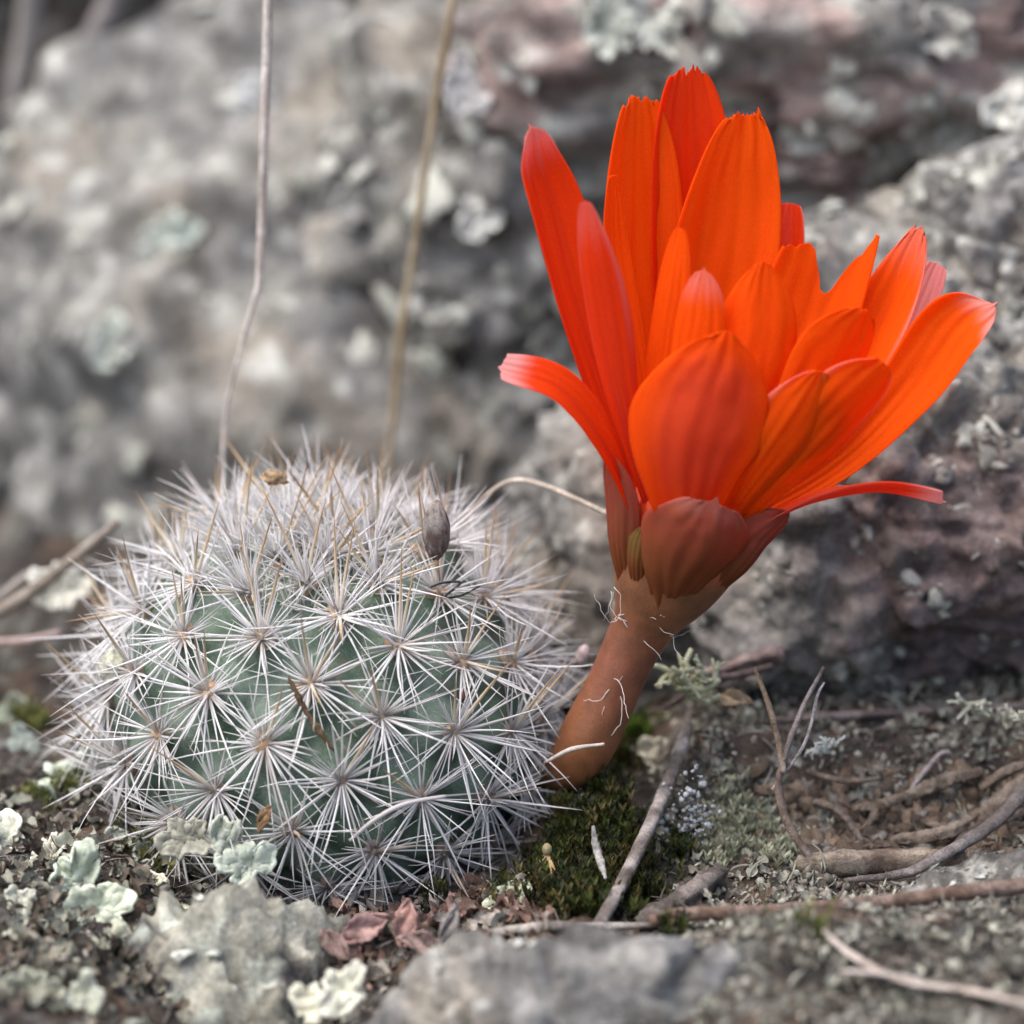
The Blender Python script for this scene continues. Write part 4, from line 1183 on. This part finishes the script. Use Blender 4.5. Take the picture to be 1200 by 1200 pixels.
P, ci = clumps(170, (3, 8), r, (1.2, 7.6, -5.5, 3.0), dr, (.08, .2), 261)
mbc = MB()
for p in P:                                      # curled grey lichen straps
    l = r.uniform(.12, .42); ww = r.uniform(.012, .032); d = nrm(r.normal(size=3) * np.array([1, 1, .7]) + np.array([0, 0, .3])); ps = [p]
    bend = r.normal(size=3) * .6
    for q in range(7):
        d = nrm(d + bend * .5 + r.normal(size=3) * .15); ps.append(ps[-1] + d * l / 7)
    V, Q, T, _ = tube(ps, np.linspace(ww, ww * .5, 8), 6, True, .5)
    mbc.add(V, quads=Q, tris=T, col=np.array([(.26, .255, .21), (.37, .37, .31), (.16, .145, .12), (.12, .10, .08)])[r.integers(4)] * r.uniform(.8, 1.2))
stuff(mbc.build('lichen_straps', M['lichen']), 'curled grey lichen straps on the bank and mound', 'lichen')
P, ci = clumps(70, (5, 12), r, (-3.0, .6, -3.2, -1.0), None, (.08, .22), 251)
stuff(squamules(P, r, (.03, .11), [(.22, .14, .11), (.30, .20, .17), (.13, .09, .07), (.20, .18, .15), (.36, .33, .29)]).build('leaf_litter', M['crumb']), 'brown and pink leaf crumbs at the foot of the cactus', 'litter')
def litter(P, r, L, w, cols, flat=.5):
    mb = MB(); cols = np.asarray(cols)
    for p in P:
        a = r.uniform(0, 2 * np.pi); l = r.uniform(*L)
        d = nrm(np.array([math.cos(a), math.sin(a), r.normal() * flat * .5]))
        k = nrm(r.normal(size=3)); p = p + np.array([0, 0, .05])
        t = np.linspace(-.5, .5, 5)[:, None]
        pts = p + d * t * l + k * (t ** 2 - .1) * l * r.uniform(0, .9)
        ww = r.uniform(*w)
        V, Q, T, _ = tube(pts, [ww * .7, ww, ww, ww * .9, ww * .4], 5)
        mb.add(V, quads=Q, tris=T, col=cols[r.integers(len(cols))] * r.uniform(.75, 1.2))
    return mb
P = spots(1700, r, (-7, 7.5, -5, 3.5), cact_mask)
stuff(litter(P, r, (.08, .55), (.005, .024), [(.30, .26, .23), (.40, .36, .32), (.16, .12, .10), (.24, .17, .13), (.09, .075, .065)]).build('plant_litter', M['wood']), 'fine dry plant litter strewn over the soil', 'litter')

def moss(name, centers, n, label, L=(.16, .42), cols=((.020, .030, .008), (.040, .050, .010), (.018, .022, .009), (.075, .062, .022)), seed=0):
    r = np.random.default_rng(seed); mb = MB(); cols = np.asarray(cols)
    Vs, Fs, Cs = [], [], []
    m = 0
    for cx, cy, sx, sy, wgt in centers:
        for k in range(int(n * wgt)):
            x, y = cx + r.normal() * sx * 1.15, cy + r.normal() * sy * 1.15
            if math.sin(x * 9.1 + 1.3 * math.sin(y * 7)) + math.sin(y * 8.3 + x * 3) > .75: continue
            z = ground_at_fast(x, y) + .10 * math.exp(-((x - cx) / sx) ** 2 * .5)
            h = r.uniform(*L); lean = np.array([r.normal() * .25, r.normal() * .25 - .1, 1.0]); lean = nrm(lean)
            c = cols[r.integers(len(cols))] * r.uniform(.7, 1.3)
            p0 = np.array([x, y, z - .06])
            for q in range(11):
                t = q / 10; a = q * 2.4 + r.uniform(0, .6)
                pb = p0 + lean * h * t
                d = nrm(np.array([math.cos(a), math.sin(a), .9 + .8 * t])); wv = nrm(np.cross(d, lean)) * .020
                ln = .13 * (1.1 - .3 * t)
                Vs += [pb - wv, pb + wv, pb + d * ln * .55 + wv * .8, pb + d * ln, pb + d * ln * .55 - wv * .8]
                Cs += [c * (.8 + .7 * t)] * 5
                Fs += [(m, m + 1, m + 2), (m, m + 2, m + 4), (m + 4, m + 2, m + 3)]; m += 5
    mb.add(np.array(Vs), tris=np.array(Fs), col=np.array(Cs))
    return stuff(mb.build(name, M['moss']), label, 'moss')

cs = []
for px, py, sx, sy, w in ((695, 950, .20, .28, 1.0), (665, 1010, .22, .28, .9), (725, 1010, .20, .25, .9), (690, 1065, .25, .15, .7), (745, 1045, .15, .18, .5), (615, 1045, .18, .15, .4),
                          (705, 905, .22, .22, .8), (800, 1010, .08, .12, .15), (790, 1105, .08, .08, .12), (510, 1065, .08, .08, .10)):
    p = gp(px, py); cs.append((p[0], p[1], sx, sy, w))
moss('moss', cs, 300, 'dark green moss cushion at the foot of the flower', seed=1)
p = gp(738, 870)
moss('moss', [(p[0], p[1], .10, .10, 1)], 70, 'small bright green moss sprig right behind the tube foot', cols=((.06, .11, .015), (.09, .15, .02)), seed=2)
cs = []
for px, py, sx, sy, w in ((865, 990, .25, .25, 1), (905, 1000, .2, .2, .7), (830, 1000, .15, .2, .5)):
    p = gp(px, py); cs.append((p[0], p[1], sx, sy, w))
moss('fuzzy_moss', cs, 260, 'fuzzy grey green moss clump left of the log', L=(.10, .2), cols=((.27, .28, .20), (.36, .36, .28), (.20, .21, .15)), seed=3)
cs = []
for px, py, sx, sy, w in ((85, 935, .3, .2, .5), (30, 860, .15, .15, .3), (200, 1015, .2, .15, .3), (945, 1105, .12, .1, .12)):
    p = gp(px, py); cs.append((p[0], p[1], sx, sy, w))
moss('moss', cs, 160, 'scattered olive moss shoots among litter and lichens', cols=((.10, .11, .03), (.16, .16, .05), (.06, .07, .02)), seed=4)
